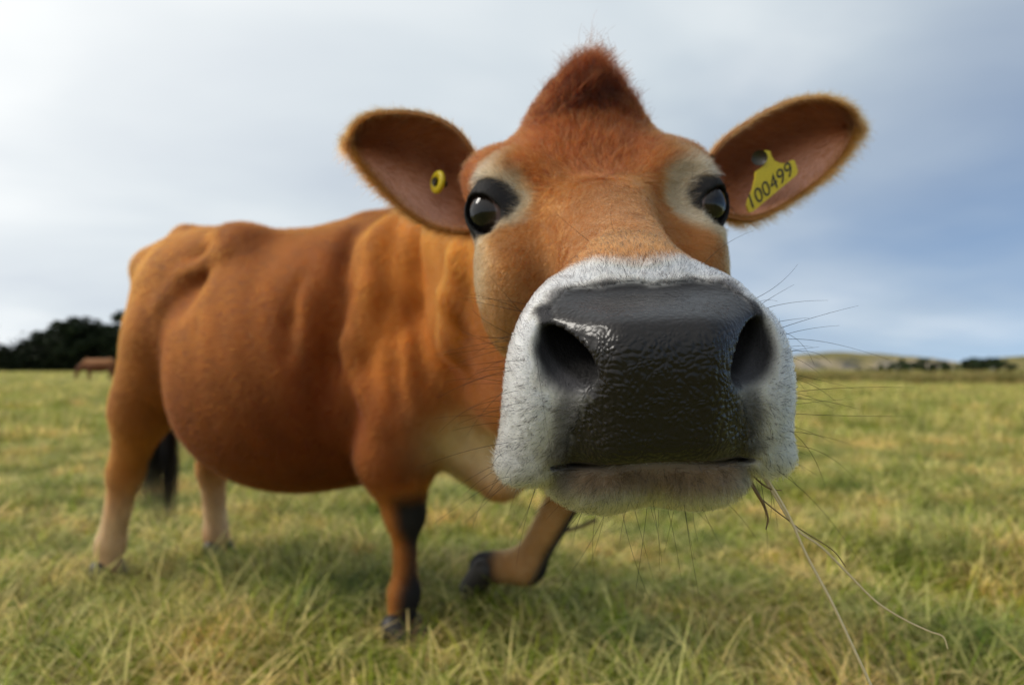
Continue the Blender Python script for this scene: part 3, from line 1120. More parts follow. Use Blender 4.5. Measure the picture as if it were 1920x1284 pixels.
def head_color(P, Nn=None):
    u, y, z, s, t = headframe(P)
    au = np.abs(u)
    n1, n2 = vnoise(P, 14.0), vnoise(P, 60.0)
    col = np.tile(np.array([.430, .170, .048]), (len(P), 1))
    bridge = np.exp(-(u / .05) ** 2) * sstep(.26, .16, s) * sstep(0, .02, t)
    col = lerp3(col, np.array([.60, .29, .125]), bridge)
    fore = sstep(.24, .34, s) * sstep(-.03, .02, t)
    col = lerp3(col, np.array([.30, .088, .014]), fore * .85)
    col = lerp3(col, np.array([.20, .056, .013]), sstep(.385, .43, s) * sstep(-.01, .03, t))
    col = lerp3(col, np.array([.44, .23, .09]), sstep(.01, -.06, t) * sstep(.40, .25, s) * .75)
    # pale ring round the eye and down the cheek
    e = np.stack([au, s, t], -1) - EYE
    de = np.linalg.norm(e / np.array([1., 1.15, 1.]), axis=1)
    pale = sstep(.056, .040, de + .022 * (n1 - .5) + .006 * (n2 - .5)) * sstep(.4, .34, s)
    col = lerp3(col, np.array([.62, .53, .38]), pale * .85)
    dch = np.linalg.norm((np.stack([au, s, t], -1) - np.array([.105, .255, -.045])) / np.array([.05, .055, .05]), axis=1)
    col = lerp3(col, np.array([.56, .41, .23]), sstep(1.1, .4, dch) * .7)
    col = lerp3(col, np.array([.25, .16, .08]), sstep(.030, .012, np.linalg.norm(e - np.array([-.012, .030, .036]), axis=1)) * .5)
    col = lerp3(col, BLACK * 1.3, sstep(.0345, .0315, de + .005 * (n2 - .5)))
    # white muzzle
    mz = sstep(.097, .080, z + .6 * np.maximum(y - .03, 0) + .012 * (n1 - .5) + 0.02 * sstep(0.05, 0.0, au) * sstep(.03, .06, y))
    mz = np.maximum(mz, sstep(.115, .085, z) * sstep(-.045, -.07, y))
    col = lerp3(col, WHITE, mz)
    # lower lip stained brown in the middle
    col = lerp3(col, np.array([.26, .155, .075]), sstep(-.086, -.064, y + .008 * (n2 - .5)) * sstep(-.05, -.058, y) * sstep(.07, .045, au) * sstep(.09, .06, z) * .85)
    col = lerp3(col, np.array([.80, .70, .50]), sstep(-.070, -.082, y) * mz * .8)
    # grey skin round the nostrils
    e0 = np.hypot(((au - .0545) * .62 + (y - .0120) * .785) / .0230, (-(au - .0545) * .785 + (y - .0120) * .62) / .0165)
    dd3, h = seg2(au, y, np.array([.0645, .040]), np.array([.0655, .018]))
    dd2, h = seg2(au, y, np.array([.048, -.012]), np.array([.058, -.045]))
    g = np.maximum(np.maximum(sstep(1.45, .80, e0 + .5 * (n2 - .5)), sstep(.009, .003, dd3 + .004 * (n2 - .5))), sstep(.019, .004, dd2 + .012 * (n2 - .5)) * .7) * mz * sstep(.07, .05, z)
    col = lerp3(col, GREY * .8, g)
    edge = sstep(.012, .002, np.abs(au - np.interp(y, [-.055, -.03, .034, .056], [.0575, .052, .060, .055])))
    col = lerp3(col, GREY * 1.6, edge * .55 * mz * (z < .04))
    col = lerp3(col, GREY * 2.2, .75 * sstep(.066, .054, y + .010 * (n2 - .5)) * sstep(.040, .050, y) * sstep(.070, .055, au) * (z < .06))
    pl = planum(u, y, z)
    col = lerp3(col, np.array([.012, .0098, .009]), pl)
    e_, zr = nostril(au, y, z)
    inn = sstep(.006, .015, zr) * sstep(1.6, 1.3, e_ * np.maximum(1 - 10 * np.clip(zr, 0, .06), .35)) * (z < .09) * (au < .085)
    col = lerp3(col, np.array([.006, .005, .005]), inn)
    shade = (0.88 + 0.24 * n2) * (.92 + .16 * n1)
    return np.where((pl > .5)[:, None], col, col * shade[:, None]), pl, inn


# ------------------------------------------------------------------ ears
def resample_edge(px, n):
    return spline(np.array(px, float), n)


def ear_surface(upper, lower, zu, zl, cup, na=44, nbq=22):
    U, Lo = resample_edge(upper, na), resample_edge(lower, na)
    a = np.linspace(0, 1, na)
    ZU, ZL = np.interp(a, *zu), np.interp(a, *zl)
    PU, PL = W(U[:, 0], U[:, 1], ZU), W(Lo[:, 0], Lo[:, 1], ZL)
    b = np.linspace(-1, 1, nbq)
    th = b * math.pi / 2
    mixb = (np.sin(th) + 1) / 2
    S = PL[:, None] * (1 - mixb)[None, :, None] + PU[:, None] * mixb[None, :, None]
    depth = np.interp(a, *cup)
    prof = np.cos(th) ** 0.9
    S = S + (depth[:, None] * prof[None])[..., None] * np.array([0, 1.0, 0.0])
    # ridges of cartilage inside
    S[..., 1] += 0.002 * np.sin(b * 9)[None] * np.sin(a * math.pi)[:, None]
    du = np.gradient(S, axis=0); dv = np.gradient(S, axis=1)
    n = np.cross(du, dv)
    n /= np.linalg.norm(n, axis=2, keepdims=True) + 1e-12
    flip = np.sign((n * np.array([0, -1, 0])).sum(-1).mean())
    n = n * flip                                           # n faces the opening
    thick = 0.0035 * np.ones((na, nbq))
    front = S + n * thick[..., None] * 0.5
    back = S - n * (thick + 0.004 * np.cos(th)[None] * (1 - a)[:, None])[..., None]
    V = np.concatenate([front.reshape(-1, 3), back.reshape(-1, 3)])
    F = []
    K = na * nbq
    g = lambda i, j: i * nbq + j
    for i in range(na - 1):
        for j in range(nbq - 1):
            f = (g(i, j), g(i + 1, j), g(i + 1, j + 1), g(i, j + 1))
            F.append(f if flip > 0 else f[::-1])
            r = (K + f[0], K + f[3], K + f[2], K + f[1])
            F.append(r if flip > 0 else r[::-1])
        for j in (0, nbq - 1):
            f = (g(i, j), g(i + 1, j), K + g(i + 1, j), K + g(i, j))
            F.append(f)
    for j in range(nbq - 1):
        F.append((g(na - 1, j), g(na - 1, j + 1), K + g(na - 1, j + 1), K + g(na - 1, j)))
    return V, np.array(F), S, n, a, b, flip


EARL = ear_surface(
    [(897, 322), (878, 275), (845, 238), (795, 216), (740, 211), (698, 216), (668, 236), (655, 264)],
    [(905, 428), (862, 431), (812, 421), (768, 398), (735, 370), (708, 342), (682, 312), (657, 270)],
    ((0, .5, 1), (.765, .775, .79)), ((0, .5, 1), (.735, .755, .79)), ((0, .25, .6, 1), (.040, .050, .038, .003)))
EARR = ear_surface(
    [(1338, 292), (1362, 262), (1395, 238), (1440, 210), (1495, 188), (1550, 185), (1592, 205), (1606, 235)],
    [(1366, 402), (1405, 408), (1442, 398), (1485, 374), (1530, 342), (1565, 310), (1590, 275), (1606, 239)],
    ((0, .5, 1), (.765, .775, .79)), ((0, .5, 1), (.735, .755, .79)), ((0, .25, .6, 1), (.040, .050, .038, .003)))


def ear_color(E):
    V, F, S, n, a, b, flip = E
    na, nbq = len(a), len(b)
    A, B = np.meshgrid(a, b, indexing='ij')
    rim = sstep(.70, .98, np.abs(B)) + sstep(.88, 1.0, A)
    inner = np.tile(np.array([.30, .115, .050]), (na, nbq, 1))
    inner = lerp3(inner, np.array([.50, .27, .20]), sstep(.15, -.5, B) * sstep(.10, .30, A) * .9)      # bare pinkish lower half
    inner = lerp3(inner, np.array([.11, .032, .012]), np.exp(-((B - .25) / .3) ** 2) * sstep(0, .3, A) * sstep(1, .6, A) * .8)  # shade of the upper fold, painted into the ear colour
    inner = lerp3(inner, np.array([.26, .11, .035]), rim.clip(0, 1) * .5)
    outer = np.tile(np.array([.26, .10, .028]), (na, nbq, 1))
    return np.concatenate([inner.reshape(-1, 3), outer.reshape(-1, 3)])


cow = empty('cow', C(-.5, 0, 0))
tag(cow, 'large brown cow with white muzzle pushed up close to the camera', 'cow')

ch, plH, inH = head_color(VH)
ch = np.where((plH > .5)[:, None], ch, np.minimum(ch * .62, .46) * (1 - .9 * np.clip(plH * 2, 0, 1))[:, None])
# behind the ears the head's colour runs into the body's
uH, yH, zH, sH, tH = headframe(VH)
bw = sstep(.34, .44, zH)
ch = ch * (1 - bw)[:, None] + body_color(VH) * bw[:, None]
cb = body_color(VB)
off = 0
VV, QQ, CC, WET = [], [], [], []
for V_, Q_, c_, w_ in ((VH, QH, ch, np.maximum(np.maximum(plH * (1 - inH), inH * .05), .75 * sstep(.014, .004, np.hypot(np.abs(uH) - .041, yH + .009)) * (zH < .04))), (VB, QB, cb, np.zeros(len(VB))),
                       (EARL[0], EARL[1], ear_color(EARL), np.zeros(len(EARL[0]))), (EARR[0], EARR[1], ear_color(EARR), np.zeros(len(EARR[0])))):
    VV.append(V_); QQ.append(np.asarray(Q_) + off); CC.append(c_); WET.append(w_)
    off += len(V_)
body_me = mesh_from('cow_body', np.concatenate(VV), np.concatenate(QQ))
set_color(body_me, 'coat', np.concatenate(CC))
set_float(body_me, 'wet', np.concatenate(WET))
peb = np.ones(sum(len(q_) for q_ in VV))
peb[:len(VH)] = .30 + .70 * sstep(.030, .018, yH)
set_float(body_me, 'pebble', peb)
body = link('body', body_me, cow)




m, t, b = new_mat('cow_hide')
at = N(t, 'ShaderNodeAttribute', attribute_name='coat')
wt = N(t, 'ShaderNodeAttribute', attribute_name='wet')
geo = N(t, 'ShaderNodeNewGeometry')
L(t, at.outputs['Color'], b.inputs['Base Color'])
fine = N(t, 'ShaderNodeTexNoise', i_Scale=420.0, i_Detail=3.0)
mp = N(t, 'ShaderNodeMapping')
mp.inputs['Scale'].default_value = (1.0, 1.0, .3)
L(t, geo.outputs['Position'], mp.inputs[0])
L(t, mp.outputs[0], fine.inputs['Vector'])
coarse = N(t, 'ShaderNodeTexNoise', i_Scale=38.0, i_Detail=4.0)
L(t, geo.outputs['Position'], coarse.inputs['Vector'])
vor = N(t, 'ShaderNodeTexVoronoi', feature='SMOOTH_F1', i_Scale=330.0, i_Smoothness=0.5)
wob = N(t, 'ShaderNodeTexNoise', i_Scale=60.0, i_Detail=2.0)
L(t, geo.outputs['Position'], wob.inputs['Vector'])
wv = N(t, 'ShaderNodeVectorMath', operation='MULTIPLY_ADD')
L(t, wob.outputs['Color'], wv.inputs[0])
wv.inputs[1].default_value = (.012, .012, .012)
L(t, geo.outputs['Position'], wv.inputs[2])
L(t, wv.outputs[0], vor.inputs['Vector'])
cob = math_node(t, 'SUBTRACT', 1.0, math_node(t, 'MULTIPLY', vor.outputs['Distance'], 1.4))
big = N(t, 'ShaderNodeTexNoise', i_Scale=110.0, i_Detail=2.0)
L(t, geo.outputs['Position'], big.inputs['Vector'])
cob = math_node(t, 'MULTIPLY_ADD', big.outputs[0], 0.45, cob)
cob = math_node(t, 'MULTIPLY', cob, N(t, 'ShaderNodeAttribute', attribute_name='pebble').outputs['Fac'])
furb = math_node(t, 'MULTIPLY_ADD', coarse.outputs[0], 1.5, fine.outputs[0])
hmix = N(t, 'ShaderNodeMix', data_type='FLOAT')
L(t, wt.outputs['Fac'], hmix.inputs[0]); L(t, furb, hmix.inputs[2]); L(t, cob, hmix.inputs[3])
bmp = N(t, 'ShaderNodeBump', i_Strength=0.55, i_Distance=0.0016)
L(t, hmix.outputs[0], bmp.inputs['Height'])
L(t, bmp.outputs[0], b.inputs['Normal'])
rr = N(t, 'ShaderNodeMix', data_type='FLOAT')
L(t, wt.outputs['Fac'], rr.inputs[0]); rr.inputs[2].default_value = .72; rr.inputs[3].default_value = .27
L(t, rr.outputs[0], b.inputs['Roughness'])
sp = N(t, 'ShaderNodeMix', data_type='FLOAT')
L(t, wt.outputs['Fac'], sp.inputs[0]); sp.inputs[2].default_value = .18; sp.inputs[3].default_value = .29
L(t, sp.outputs[0], b.inputs['Specular IOR Level'])
L(t, math_node(t, 'MULTIPLY', wt.outputs['Fac'], 0.05), b.inputs['Coat Weight'])
b.inputs['Coat Roughness'].default_value = .16
body_me.materials.append(m)

#@@EYES@@
# ------------------------------------------------------------------ eyes
def uv_ball(r, nu=32, nv=20, bulge=0.0):
    V, F = [], []
    for i in range(nv + 1):
        th = math.pi * i / nv
        for j in range(nu):
            ph = 2 * math.pi * j / nu
            k = 1 + bulge * max(0, math.cos(th)) ** 6
            V.append((r * k * math.sin(th) * math.cos(ph), r * k * math.sin(th) * math.sin(ph), r * k * math.cos(th)))
    for i in range(nv):
        for j in range(nu):
            F.append((i * nu + j, (i + 1) * nu + j, (i + 1) * nu + (j + 1) % nu, i * nu + (j + 1) % nu))
    return np.array(V), np.array(F)


me_eye, te, be = new_mat('cow_eye')
ob = N(te, 'ShaderNodeTexCoord')
spz = N(te, 'ShaderNodeSeparateXYZ')
L(te, ob.outputs['Object'], spz.inputs[0])
ec = ramp(te, math_node(te, 'DIVIDE', spz.outputs[2], EYE_R), [(.0, (.30, .20, .18)), (.55, (.26, .17, .16)), (.62, (.03, .018, .012)), (.80, (.014, .009, .007)), (.90, (.004, .004, .005))])
L(te, ec, be.inputs['Base Color'])
be.inputs['Roughness'].default_value = .04
be.inputs['Specular IOR Level'].default_value = .42
be.inputs['Coat Weight'].default_value = 0.0
be.inputs['Coat Roughness'].default_value = .02
for sg in (-1, 1):
    V, F = uv_ball(EYE_R, bulge=0.04)
    mE = mesh_from('eye', V, F)
    mE.materials.append(me_eye)
    o = link('eye', mE, cow)
    ctr = head2world(sg * EYE[0], EYE[1], EYE[2])
    tip = head2world(sg * (EYE[0] + ED[0] + .34), EYE[1] + ED[1] + .14, EYE[2] + ED[2] - .05)
    d = Vector(tip - ctr).normalized()
    o.matrix_parent_inverse = Matrix.Identity(4)
    o.matrix_local = Matrix.Translation(-cow.location) @ Matrix.Translation(Vector(ctr)) @ d.to_track_quat('Z', 'Y').to_matrix().to_4x4()

# ------------------------------------------------------------------ fur
def hair_material(name, rough=.35, melaninmix=False):
    m = bpy.data.materials.new(name)
    m.use_nodes = True
    t = m.node_tree
    t.nodes.clear()
    o = N(t, 'ShaderNodeOutputMaterial')
    h = N(t, 'ShaderNodeBsdfHairPrincipled')
    h.model = 'CHIANG'
    h.parametrization = 'COLOR'
    a = N(t, 'ShaderNodeAttribute', attribute_name='col')
    L(t, a.outputs['Color'], h.inputs['Color'])
    h.inputs['Roughness'].default_value = rough
    h.inputs['Radial Roughness'].default_value = .5
    h.inputs['IOR'].default_value = 1.32
    L(t, h.outputs[0], o.inputs[0])
    return m


FUR = hair_material('cow_fur')
COATFUR = hair_material('coat_hair', .55)
DARKHAIR, _t, _b = new_mat('dark_hair')
_b.inputs['Base Color'].default_value = (.012, .010, .009, 1)
_b.inputs['Roughness'].default_value = .5
_b.inputs['Specular IOR Level'].default_value = .2
NW = 120


def make_curves(name, pts, radius, col, mat, parent, taper=None, deep=True):
    """pts (n,k,3) strands, radius (n,) root radius, col (n,3)"""
    n, k, _ = pts.shape
    cd = bpy.data.hair_curves.new(name)
    cd.add_curves([k] * n)
    cd.points.foreach_set('position', np.ascontiguousarray(pts, np.float32).ravel())
    tp = np.linspace(1, .25, k) if taper is None else np.asarray(taper)
    ra = cd.attributes.get('radius') or cd.attributes.new('radius', 'FLOAT', 'POINT')
    ra.data.foreach_set('value', (radius[:, None] * tp[None]).astype(np.float32).ravel())
    ca = cd.attributes.new('col', 'FLOAT_COLOR', 'CURVE')
    c4 = np.ones((n, 4), np.float32)
    c4[:, :3] = np.clip(np.power(np.clip(col, 0, 1), np.where(np.asarray(col).min(1, keepdims=True) > .3, 1.0, 1.5)) if deep else col, 0, 1)
    ca.data.foreach_set('color', c4.ravel())
    cd.materials.append(mat)
    return link(name, cd, parent)


def sample_surface(V, Q, Nv, weight, n):
    T = np.concatenate([Q[:, [0, 1, 2]], Q[:, [0, 2, 3]]])
    A = V[T]
    area = .5 * np.linalg.norm(np.cross(A[:, 1] - A[:, 0], A[:, 2] - A[:, 0]), axis=1)
    w = area * weight[T].mean(1)
    cum = np.cumsum(w)
    idx = np.searchsorted(cum, rng.random(n) * cum[-1])
    idx = np.minimum(idx, len(T) - 1)
    r1, r2 = np.sqrt(rng.random(n)), rng.random(n)
    b = np.stack([1 - r1, r1 * (1 - r2), r1 * r2], 1)
    p = (V[T[idx]] * b[..., None]).sum(1)
    nn = (Nv[T[idx]] * b[..., None]).sum(1)
    nn /= np.linalg.norm(nn, axis=1, keepdims=True) + 1e-9
    return p, nn


def unit(v):
    return v / (np.linalg.norm(v, axis=-1, keepdims=True) + 1e-9)


def strands(p, n, flow, length, lift, jit, k=4, bend=.5):
    """short hairs: leave the skin at 'lift', lean along 'flow'"""
    fl = flow - (flow * n).sum(1, keepdims=True) * n
    fl = unit(fl + jit * rng.normal(size=p.shape))
    fl = unit(fl - (fl * n).sum(1, keepdims=True) * n)
    lift = np.broadcast_to(lift, (len(p),))[:, None]
    d0 = unit(n * lift + fl * (1 - lift))
    d1 = unit(n * lift * (1 - bend) + fl * (1 - lift * (1 - bend)))
    tt = np.linspace(0, 1, k)[None, :, None]
    ln = np.broadcast_to(length, (len(p),))[:, None, None]
    return p[:, None] + ln * (d0[:, None] * tt * (1 - .5 * tt) + d1[:, None] * .5 * tt * tt)


def head_dirs(u, s, t):
    """vector in head (u,s,t) to world direction"""
    a = head2world(np.zeros(len(u)), np.zeros(len(u)), np.zeros(len(u)))
    return head2world(u, s, t) - a


NH = vnormals(VH, QH)
pl_v, in_v = plH, inH
eyeloc = np.linalg.norm(np.stack([np.abs(uH), sH, tH], -1) - EYE, axis=1)
lidzone = eyeloc < .0300
slit = (np.abs(yH + .0535) < .005) & (zH > .012) & (np.abs(uH) < .066)
okfur = (1 - sstep(.55, 1.0, pl_v)) * (1 - in_v) * (~lidzone) * (~slit) * (zH < .47)
mzw = sstep(.115, .08, zH)                                   # muzzle zone
dens = okfur * (3.6 * mzw + 1.0 * (1 - mzw) * sstep(.46, .38, zH) + .25)
NHAIR = 280000
p, n = sample_surface(VH, QH, NH, dens, NHAIR)
u, y, z, s, t = headframe(p)
au, sgn = np.abs(u), np.sign(u)
col, pl, inn = head_color(p)
muz = sstep(.105, .075, z)
# flow: on the muzzle outwards from the nose pad, on the face away from the whorl between the eyes
fm = head2world_uyz(u / .08, (y + .015) / .07 - .5 * sstep(0, -.05, y), .6 + 0 * u) - head2world_uyz(0, 0, 0)
wu, ws = u, s - .265
ff = head_dirs(wu / .09 + .0, np.where(ws < 0, ws / .10, ws / .08), -.9 * sstep(.0, -.08, t))
flow = unit(fm) * muz[:, None] + unit(ff) * (1 - muz)[:, None]
nzv = vnoise(p, 55.0)
length = (.0048 + .004 * sstep(-.02, -.07, y) + .002 * sstep(.075, .09, au)) * muz + (1 - muz) * (.0055 + .0085 * sstep(.22, .32, s) * sstep(-.05, .01, t) + .005 * sstep(-.08, -.15, t))
length = length * (.65 + .7 * rng.random(NHAIR)) * (.8 + .4 * nzv)
e_, zr_ = nostril(au, y, z)
length *= 1 - .60 * sstep(1.9, 1.1, e_) * muz
lift = (.33 * muz + .30 * (1 - muz)) * (.7 + .6 * rng.random(NHAIR))
clv = np.stack([vnoise(p + k_, 130.) for k_ in (0, 3.3, 7.7)], 1) - .5
pts = strands(p - n * .0006, n, flow + .25 * (vnoise(p, 40.)[:, None] - .5) + (1.5 * clv) * (1 - .4 * muz)[:, None], length, lift, .34, 4, .55)
v = rng.random(NHAIR)
tint = np.where(muz > .5, .78 + .26 * v, .50 + .60 * v)
col = col * tint[:, None]
dark = (rng.random(NHAIR) < .10) & (muz > .4)
col[dark] = BLACK * 3
# paler tips of single hairs on the bridge of the nose
stip = (rng.random(NHAIR) < .22) & (muz < .5) & (t > 0)
col[stip] = col[stip] * .4 + np.array([.46, .27, .13]) * .6
rad = (.00014 + .00008 * rng.random(NHAIR)) * np.where(muz > .5, 1.1, 1.1)
keep = (head_color(p)[0].max(1) > .034) | dark
pts, rad, col = pts[keep], rad[keep], col[keep]
fo = make_curves('face_fur', pts, rad, col, FUR, cow)
fo['kind'] = 'stuff'
tag(fo, 'short white and brown hair of the muzzle and face')

# coat of the trunk, neck and legs
NBv = vnormals(VB, QB)
wB = sstep(.10, .16, VB[:, 2]) * np.where((NBv * (VB - np.array([0, 0, .74]))).sum(1) < .25, 1.0, .15) / (.4 + VB[:, 1] ** 2)
nb = 190000
p, n = sample_surface(VB, QB, NBv, wB, nb)
fl = np.tile(np.append(-HD, -.75), (nb, 1)) + .8 * (np.stack([vnoise(p + k_, 5.) for k_ in (0, 3.3, 7.7)], 1) - .5)
lowl = sstep(.5, .35, p[:, 2])
fl = fl * (1 - lowl)[:, None] + np.array([0, 0, -1.]) * lowl[:, None]
pts = strands(p - n * .001, n, fl, (.011 + .008 * rng.random(nb)), .30 + .2 * rng.random(nb), .28, 3, .6)
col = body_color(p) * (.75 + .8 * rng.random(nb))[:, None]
col = col * np.array([1.0, .80, .55])
keep = body_color(p).max(1) > .05
pts, col = pts[keep], col[keep]
o = make_curves('coat_fur', pts, np.full(len(pts), .00042), np.power(np.clip(col, 0, 1), np.where(col.min(1, keepdims=True) > .12, 1.0, 1.22)), COATFUR, cow, deep=False)
o['kind'] = 'stuff'

# poll tuft ---------------------------------------------------------------
pw = okfur * sstep(.375, .405, sH) * sstep(.074, .054, np.abs(uH)) * sstep(.0, .03, tH)
n_t = 15000
p, n = sample_surface(VH, QH, NH, pw, n_t)
u, y, z, s, t = headframe(p)
tipu = u * .60 + .009 + rng.normal(size=n_t) * .007
hgt = (.020 + .022 * np.exp(-((u - .002) / .030) ** 2)) * (.35 + .75 * rng.random(n_t))
wisp = (rng.random(n_t) < .035) & (np.abs(u - .01) < .022)
hgt[wisp] *= 1.7
tipu[wisp] = .014 + rng.normal(size=wisp.sum()) * .006
cl = np.floor(vnoise(p, 70.) * 9)
tipu += (np.sin(cl * 2.3) * .013)
up = head2world_uyz(0, 1, 0) - head2world_uyz(0, 0, 0)
rt = head2world_uyz(1, 0, 0) - head2world_uyz(0, 0, 0)
bk = head2world_uyz(0, 0, 1) - head2world_uyz(0, 0, 0)
k = 6
tt = np.linspace(0, 1, k)
pts = np.empty((n_t, k, 3))
ph = rng.random(n_t) * 6.28
for i, q in enumerate(tt):
    w = q * q
    lat = (tipu - u) * w + .0035 * np.sin(ph + 5 * q) * q
    ver = hgt * q * (1 - .12 * q)
    dep = hgt * (.25 * np.cos(cl) - .1) * w + .004 * np.cos(ph + 4 * q) * q
    pts[:, i] = p + n * (.25 * hgt * q * (1 - q))[:, None] + up * ver[:, None] + rt * lat[:, None] + bk * dep[:, None]
col = np.array([.13, .034, .008]) * (.35 + 1.1 * rng.random(n_t))[:, None] * (.7 + .6 * (np.sin(cl * 1.9) * .5 + .5))[:, None]
o = make_curves('poll_tuft', pts, .00016 + .00012 * rng.random(n_t), col, FUR, cow)
o['kind'] = 'stuff'
tag(o, 'pointed dark reddish tuft of hair on the poll')

# ear hair ------------------------------------------------------------------
for E, sg in ((EARL, -1), (EARR, 1)):
    V_, F_, S, nrm, a, b, flip = E
    na, nb_ = S.shape[:2]
    gu = unit(np.gradient(S, axis=0)); gv = unit(np.gradient(S, axis=1))
    parts_p, parts_d, parts_c, parts_l = [], [], [], []
    # inside and outside coats, then the rim fringe
    for mode, cnt in (('in', 4200), ('out', 8000), ('rim', 4000)):
        ia = rng.random(cnt) * (na - 1.001)
        ib = rng.random(cnt) * (nb_ - 1.001)
        if mode == 'rim':
            ia = np.sqrt(rng.random(cnt)) * (na - 1.001)
            ib = np.where(rng.random(cnt) < .5, 0, 1) * (nb_ - 1.001)
            tipm = rng.random(cnt) < .12
            ia[tipm] = (na - 1.001) * (1 - .06 * rng.random(tipm.sum()))
            ib[tipm] = rng.random(tipm.sum()) * (nb_ - 1.001)
        i0, j0 = ia.astype(int), ib.astype(int)
        fa, fb = (ia - i0)[:, None], (ib - j0)[:, None]
        pp = (S[i0, j0] * (1 - fa) + S[i0 + 1, j0] * fa) * (1 - fb) + (S[i0, j0 + 1] * (1 - fa) + S[i0 + 1, j0 + 1] * fa) * fb
        nn = nrm[i0, j0]
        A = ia / (na - 1)
        B = ib / (nb_ - 1) * 2 - 1
        if mode == 'in':
            d = unit(gu[i0, j0] * .9 + nn * .35 + gv[i0, j0] * (.3 * -B)[:, None] + .25 * rng.normal(size=pp.shape))
            c = lerp3(np.tile(np.array([.30, .13, .055]), (cnt, 1)), np.array([.46, .28, .16]), sstep(.1, -.7, B))
            ln = .012 + .016 * sstep(-.1, .6, B)
            pp = pp + nn * .0018
        elif mode == 'out':
            d = unit(gu[i0, j0] * .8 - nn * .4 + .2 * rng.normal(size=pp.shape))
            c = np.tile(np.array([.34, .15, .045]), (cnt, 1))
            ln = np.full(cnt, .012)
            pp = pp - nn * .004
        else:
            outw = gv[i0, j0] * np.sign(B)[:, None] * (1 - sstep(.9, 1., A))[:, None] + gu[i0, j0] * (.45 + .8 * sstep(.85, 1., A))[:, None]
            d = unit(outw + .42 * rng.normal(size=pp.shape))
            c = np.tile(np.array([.38, .21, .085]), (cnt, 1))
            ln = np.where(B < 0, .020, .016) * (.7 + .3 * A)
        parts_p.append(pp); parts_d.append(d)
        parts_c.append(c * (.6 + .7 * rng.random(cnt))[:, None]); parts_l.append(ln * (.5 + .8 * rng.random(cnt)))
    pp, d, c, ln = map(np.concatenate, (parts_p, parts_d, parts_c, parts_l))
    tt = np.linspace(0, 1, 4)[None, :, None]
    drop = np.array([0, 0, -.25])
    pts = pp[:, None] + ln[:, None, None] * (d[:, None] * tt + drop * tt * tt)
    o = make_curves('ear_fur', pts, np.full(len(pp), .00016), c, FUR, cow)
    o['kind'] = 'stuff'

# lashes -----------------------------------------------------------------------
pts_l = []
for sg in (-1, 1):
    for i in range(46):
        f = rng.random() * 2 - 1
        upper = rng.random() < .75
        e0 = EL * f * .0205 + EV * ((.0145 if upper else -.0145) * math.sqrt(max(0, 1 - f * f * .9))) * (1 if (EV[2] > 0) else -1) + ED * .0180
        q0 = EYE + e0 * 1.05
        vdir = EV * (1 if EV[2] > 0 else -1) * (1 if upper else -1)
        dirv = ED * .8 + vdir * .45 + EL * (f * .5) + rng.normal(size=3) * .08
        bendv = vdir * .5 - ED * .1 + np.array([0, 0, -.5 if upper else -.2])
        ln = (.011 if upper else .007) * (.6 + .6 * rng.random())
        q = [q0 + ln * (dirv * w + bendv * w * w) for w in np.linspace(0, 1, 5)]
        q = np.array(q)
        pts_l.append(head2world(sg * q[:, 0], q[:, 1], q[:, 2]))
pts_l = np.array(pts_l)
o = make_curves('eyelash_hair', pts_l, np.full(len(pts_l), .00026), np.tile(BLACK, (len(pts_l), 1)), DARKHAIR, cow)
o['kind'] = 'stuff'

# whiskers -------------------------------------------------------------------------
wz = okfur * mzw * (sstep(.060, .085, np.abs(uH)) * 2.2 + sstep(-.075, -.09, yH) * 1.6 + .25 * sstep(.05, .065, yH)) * sstep(.002, .02, zH) * sstep(.11, .09, zH)
p, n = sample_surface(VH, QH, NH, wz, NW)
u, y, z, s, t = headframe(p)
dv = head2world_uyz(u / .09 * .9, .30 * (y + .03) / .07 - .22, -.02 + 0 * u) - head2world_uyz(0, 0, 0)
d = unit(n * .6 + unit(dv) * .6 + rng.normal(size=p.shape) * .26)
ln = .020 + .042 * rng.random(NW) ** 1.3
tt = np.linspace(0, 1, 7)[None, :, None]
side = rng.normal(size=p.shape) * .16 + np.array([0, 0, -.20])
pts = p[:, None] + ln[:, None, None] * (d[:, None] * tt + side[:, None] * tt * tt)
o = make_curves('whisker_hair', pts, np.full(NW, .00016), np.tile(BLACK * 1.6, (NW, 1)), DARKHAIR, cow, taper=np.linspace(1, .35, 7))
o['kind'] = 'stuff'
tag(o, 'long dark whiskers of the muzzle and chin')

# tail switch --------------------------------------------------------------------------
n_t = 1500
a0, a1 = C(-1.215, .02, .60), C(-1.22, .03, .52)
f = rng.random(n_t)[:, None]
p = a0 * (1 - f) + a1 * f + rng.normal(size=(n_t, 3)) * .010
ln = .18 + .18 * rng.random(n_t)
cl = np.floor(rng.random(n_t) * 9)
off3 = np.stack([np.sin(cl * 1.7) * .05, np.cos(cl * 2.9) * .04, 0 * cl], 1) + rng.normal(size=(n_t, 3)) * .012 + np.array([-.02, 0, 0])
tt = np.linspace(0, 1, 7)[None, :, None]
pts = p[:, None] + off3[:, None] * np.sin(tt * 2.2) + np.array([0, 0, -1.]) * (ln[:, None, None] * tt)
o = make_curves('tail_switch', pts, np.full(n_t, .0006), np.tile(BLACK, (n_t, 1)) * (.6 + rng.random((n_t, 1))), FUR, cow)
o['kind'] = 'stuff'

# ------------------------------------------------------------------ hooves
mh, th, bh = new_mat('hoof_horn')
nz = N(th, 'ShaderNodeTexNoise', i_Scale=60.0, i_Detail=4.0)
L(th, ramp(th, nz.outputs[0], [(.3, (.012, .011, .010)), (.7, (.045, .036, .028))]), bh.inputs['Base Color'])
bh.inputs['Roughness'].default_value = .55


